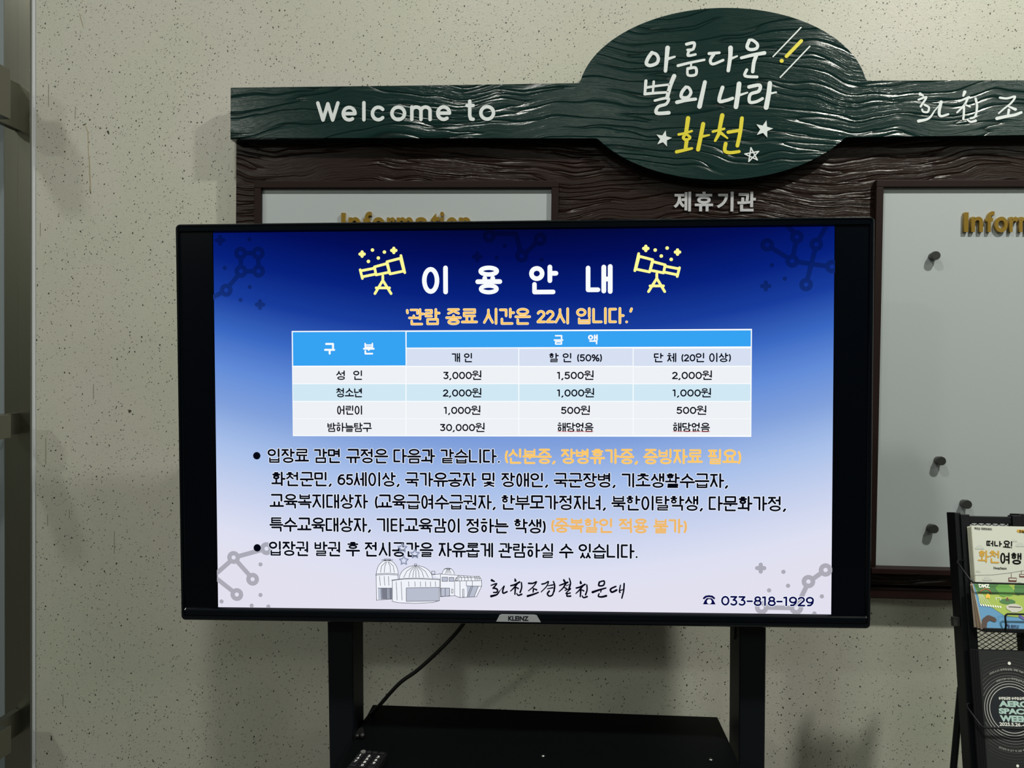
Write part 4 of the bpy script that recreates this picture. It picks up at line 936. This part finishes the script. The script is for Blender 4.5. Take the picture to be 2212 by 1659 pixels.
# illustrated maps below the wire, leaning forward at their foot
gz = z1b - 0.004
for i in range(3):
    e, cov, hgt = bro('brochure', K(2102, 1264, -0.022)[0] - 0.0006 * i, bxL + WB + 0.012, zl1 + 0.001, gz, -0.0455 + 0.0095 * i, -0.022 + 0.0022 * i, 0.0085, mat('print_blue', (80, 136, 178), 0.45) if i == 0 else mat('leaf_maroon', (128, 92, 92), 0.6), PAGE2 if i != 1 else mat('page_ochre', (176, 160, 132), 0.7),
                      ('colourful illustrated brochure with green trees and blue water behind the wire loop', 'maroon edged brochure directly behind the illustrated green and blue one', 'ochre edged brochure deepest behind the illustrated one, by the left post')[i], 'illustrated brochures in the upper pocket', top=0.2)
    if i == 0: eG, cG = e, cov
mg = mapper(eG)
def g_(X, Y): return mg(*k1(X, Y))
def fp(name, m, ptz, y=-0.0005):
    bm = bmesh.new(); poly(bm, [g_(*q) for q in ptz], y); return obj(name, bm, m, cG)
gzm = mat('print_lime', (150, 172, 72), 0.45); gdk = mat('print_green', (58, 110, 54), 0.45); gmd = mat('print_leaf', (90, 148, 58), 0.45)
fp('meadow_print', gzm, [(350, 1000), (1100, 1010), (1100, 1400), (860, 1400), (720, 1385), (560, 1280), (430, 1240), (395, 1130)])
fp('hill_print', gdk, [(350, 1000), (640, 1002), (640, 1125), (560, 1130), (500, 1120), (400, 1115)], -0.0007)
bm = bmesh.new()
for i, (c_, r_) in enumerate((((700, 1050), 60), ((760, 1085), 62), ((690, 1100), 55), ((640, 1060), 30), ((735, 1035), 40))): poly(bm, disc(g_(*c_), r_ / 5.529 * 1.4 / F), -0.0010 - i * 2e-5)
obj('tree_print', bm, gmd, cG)
bm = bmesh.new()
for i, (c_, r_) in enumerate((((910, 1060), 70), ((870, 1100), 40))): poly(bm, disc(g_(*c_), r_ / 5.529 * 1.4 / F), -0.0008 - i * 2e-5)
poly(bm, [(g_(750, 1215)[0] + 90 / 5.529 * 1.4 / F * math.cos(t_ * PI / 10), g_(750, 1215)[1] + 32 / 5.529 * 1.4 / F * math.sin(t_ * PI / 10)) for t_ in range(20)], -0.0009)
obj('bush_print', bm, gdk, cG)
put([([g_(735, 1200), g_(748, 1170), g_(760, 1200)], 0.002)], BRN, cG, -0.0013, 'trunk_print')
put([([g_(420, 1110), g_(440, 1080), g_(485, 1062), g_(530, 1075), g_(560, 1118)], 0.0016)], mat('print_red', (176, 84, 50), 0.5), cG, -0.0013, 'arch_print')
put([([g_(500, 1165), g_(515, 1130)], 0.0036), ([g_(528, 1170), g_(530, 1140)], 0.003)], mat('print_gold', (226, 180, 60), 0.5), cG, -0.0013, 'figure_print')
WPR = mat('print_white', (236, 238, 232), 0.5)
bm = bmesh.new(); c0 = g_(830, 1290); poly(bm, [(c0[0] + 92 / 5.529 * 1.4 / F * math.cos(t_ * PI / 12), c0[1] + 45 / 5.529 * 1.4 / F * math.sin(t_ * PI / 12)) for t_ in range(24)], -0.0013)
poly(bm, [g_(790, 1345), g_(875, 1345), g_(875, 1310), g_(790, 1310)], -0.0012); obj('rock_print', bm, mat('print_stone', (186, 184, 176), 0.5), cG)
put([([g_(765, 1278), g_(905, 1285)], 0.0012)], BLK, cG, -0.0015, 'rock_line')
put([([g_(430 + 29 * i, 1248 + 3.2 * i), g_(438 + 29 * i, 1262 + 3 * i)], 0.0022) for i in range(9)] + [([g_(610, 1170), g_(668, 1172), g_(668, 1200)], 0.0008), ([g_(612, 1170), g_(612, 1198)], 0.0008)], WPR, cG, -0.0012, 'fence_print')
for j in range(5): put([([g_(405 + 10 * j, 1130), g_(420 + 30 * j, 1240)], 0.0006)], WPR, cG, -0.001, 'field_print')
p0, p1 = g_(412, 1048), g_(532, 1008)
obj('lettering', font_fit('DMZ', p0[0], p1[0], p0[1], p1[1], -0.0013, 0.05), WPR, cG)
def tg(text, X0, X1, Y0, Y1, wz): return tstr(text, X0, X1, Y0, Y1, wz, g_)
put(tg('화천군', 792, 885, 1492, 1528, 5), mat('print_navy', (30, 50, 90), 0.5), cG, -0.0013)
put([([g_(740, 1490), g_(770, 1500), g_(768, 1525)], 0.0022)], mat('print_navy', (30, 50, 90), 0.5), cG, -0.0013, 'emblem_print')
put([([g_(470, 1520), g_(480, 1440), g_(530, 1405), g_(590, 1430)], 0.0085)], mat('print_dark_brown', (66, 48, 44), 0.5), cG, -0.001, 'brown_shape_print')  # plain brown shape added in place of the otter figure
put([([g_(900, 1390), g_(951, 1420)], 0.005)], mat('print_violet', (90, 84, 150), 0.5), cG, -0.001, 'boat_print')
# dark event brochures in the lower pocket
DKC = mat('dark_cover', (44, 46, 47), 0.5, 0, 0.2); DKP = mat('dark_pages', (34, 36, 38), 0.6, 0, 0.2)
dt_ = K(2112, 1402, -0.020)[1]
for i in range(4):
    e, cov, hgt = bro('brochure', K(2113, 1410, -0.024)[0] - 0.0022 * i, bxL + WB + 0.016, zl2 + 0.001, dt_ - 0.0004 * i, -0.030 + 0.0045 * i, -0.026 + 0.0045 * i, 0.0036, DKC, DKP,
                      ('charcoal space event brochure with white rings, foremost in the lower pocket', 'charcoal brochure second in the lower pocket, behind the ringed cover', 'charcoal brochure third in the lower pocket', 'rearmost charcoal brochure in the lower pocket, against the mesh')[i], 'charcoal event brochures in the lower pocket')
    if i == 0: eD, cD = e, cov
md = mapper(eD)
def d_(X, Y): return md(2040 + X / 5.547, 1360 + Y / 5.547)
ctr = d_(808, 960); u = 1 / 5.547 * 1.375 / F; xmax = bxL + WB + 0.016 - K(2113, 1410, -0.024)[0] - 0.002
for r_, w_, c_ in ((250, 7, 205), (280, 7, 190), (308, 6, 180), (340, 5, 130), (368, 5, 120), (400, 4, 105), (432, 4, 98), (465, 3, 92), (498, 3, 84), (530, 3, 80), (562, 3, 74)):
    n = 72; runs = []; cur = []
    for i in range(n + 1):
        a = 2 * PI * i / n; p = (ctr[0] + r_ * u * math.cos(a), ctr[1] + r_ * u * 1.02 * math.sin(a))
        if 0.001 < p[0] < xmax: cur.append(p)
        else:
            if len(cur) > 1: runs.append((cur, w_ * u))
            cur = []
    if len(cur) > 1: runs.append((cur, w_ * u))
    put(runs, mat('ring_%d' % c_, (c_, c_, c_), 0.5), cD, name='ring_print')
bm = bmesh.new(); poly(bm, disc(ctr, 246 * u, 40), -0.00045); obj('centre_print', bm, mat('print_ink_blue', (30, 34, 40), 0.5), cD)
PT = mat('print_teal', (176, 206, 200), 0.5)
for t_, X0, X1, Y0, Y1 in (('AERO', 652, 1010, 860, 922), ('SPACE', 652, 1010, 950, 1008), ('WEEK', 665, 1010, 1035, 1100)):
    p0, p1 = d_(X0, Y1), d_(X1, Y0); obj('lettering', font_fit(t_, p0[0], p1[0], p0[1], p1[1], -0.0008, 0.055), PT, cD)
p0, p1 = d_(658, 1152), d_(1010, 1120); obj('lettering', font_fit('2025.5.26.-6.1', p0[0], p1[0], p0[1], p1[1], -0.0008, 0.03), WPR, cD)
def td(text, X0, X1, Y0, Y1, wz): 
    s, _ = layout(text); al = [p for q in s for st_ in q for p in st_]; a, b = min(p[0] for p in al), max(p[0] for p in al)
    return [([d_(X0 + (p[0] - a) / (b - a) * (X1 - X0), Y1 - p[1] * (Y1 - Y0)) for p in st_], wz * u) for q in s for st_ in q]
put(td('우주항공청', 648, 785, 808, 838, 5) + td('우주항공주간', 800, 985, 810, 840, 5), WPR, cD, -0.0008)
for (X, Y, r_) in ((775, 403, 18), (875, 1632, 16)):
    bm = bmesh.new(); poly(bm, disc(d_(X, Y), r_ * u), -0.0008); obj('dot_print', bm, WPR, cD)
def arct(text, r_, a0, a1, h, wz, m_):
    s, adv = layout(text); out = []
    for q in s:
        for st_ in q:
            out.append(([(ctr[0] + (r_ + (p[1] - .5) * h) * u * math.cos((a0 + (a1 - a0) * p[0] / adv) * PI / 180), ctr[1] + (r_ + (p[1] - .5) * h) * u * math.sin((a0 + (a1 - a0) * p[0] / adv) * PI / 180)) for p in st_], wz * u))
    put([o_ for o_ in out if max(p[0] for p in o_[0]) < xmax], m_, cD, -0.0007, 'ring_lettering')
GR8 = mat('print_light_grey', (150, 152, 150), 0.5)
arct('2025.5.26.-6.1 우주항공주간', 345, 116, 62, 24, 4, GR8)
arct('2025.5.27 우주항공청 개청기념식', 448, 120, 66, 22, 4, GR8)
def arcb(text, r_, a0, a1, h, wz, m_):
    s, adv = layout(text); out = []
    for q in s:
        for st_ in q:
            out.append(([(ctr[0] + (r_ - (p[1] - .5) * h) * u * math.cos((a0 + (a1 - a0) * p[0] / adv) * PI / 180), ctr[1] + (r_ - (p[1] - .5) * h) * u * math.sin((a0 + (a1 - a0) * p[0] / adv) * PI / 180)) for p in st_], wz * u))
    put([o_ for o_ in out if max(p[0] for p in o_[0]) < xmax], m_, cD, -0.0007, 'ring_lettering')
arcb('2025.5.27 5.28 우주항공', 448, 246, 300, 22, 4, GR8)
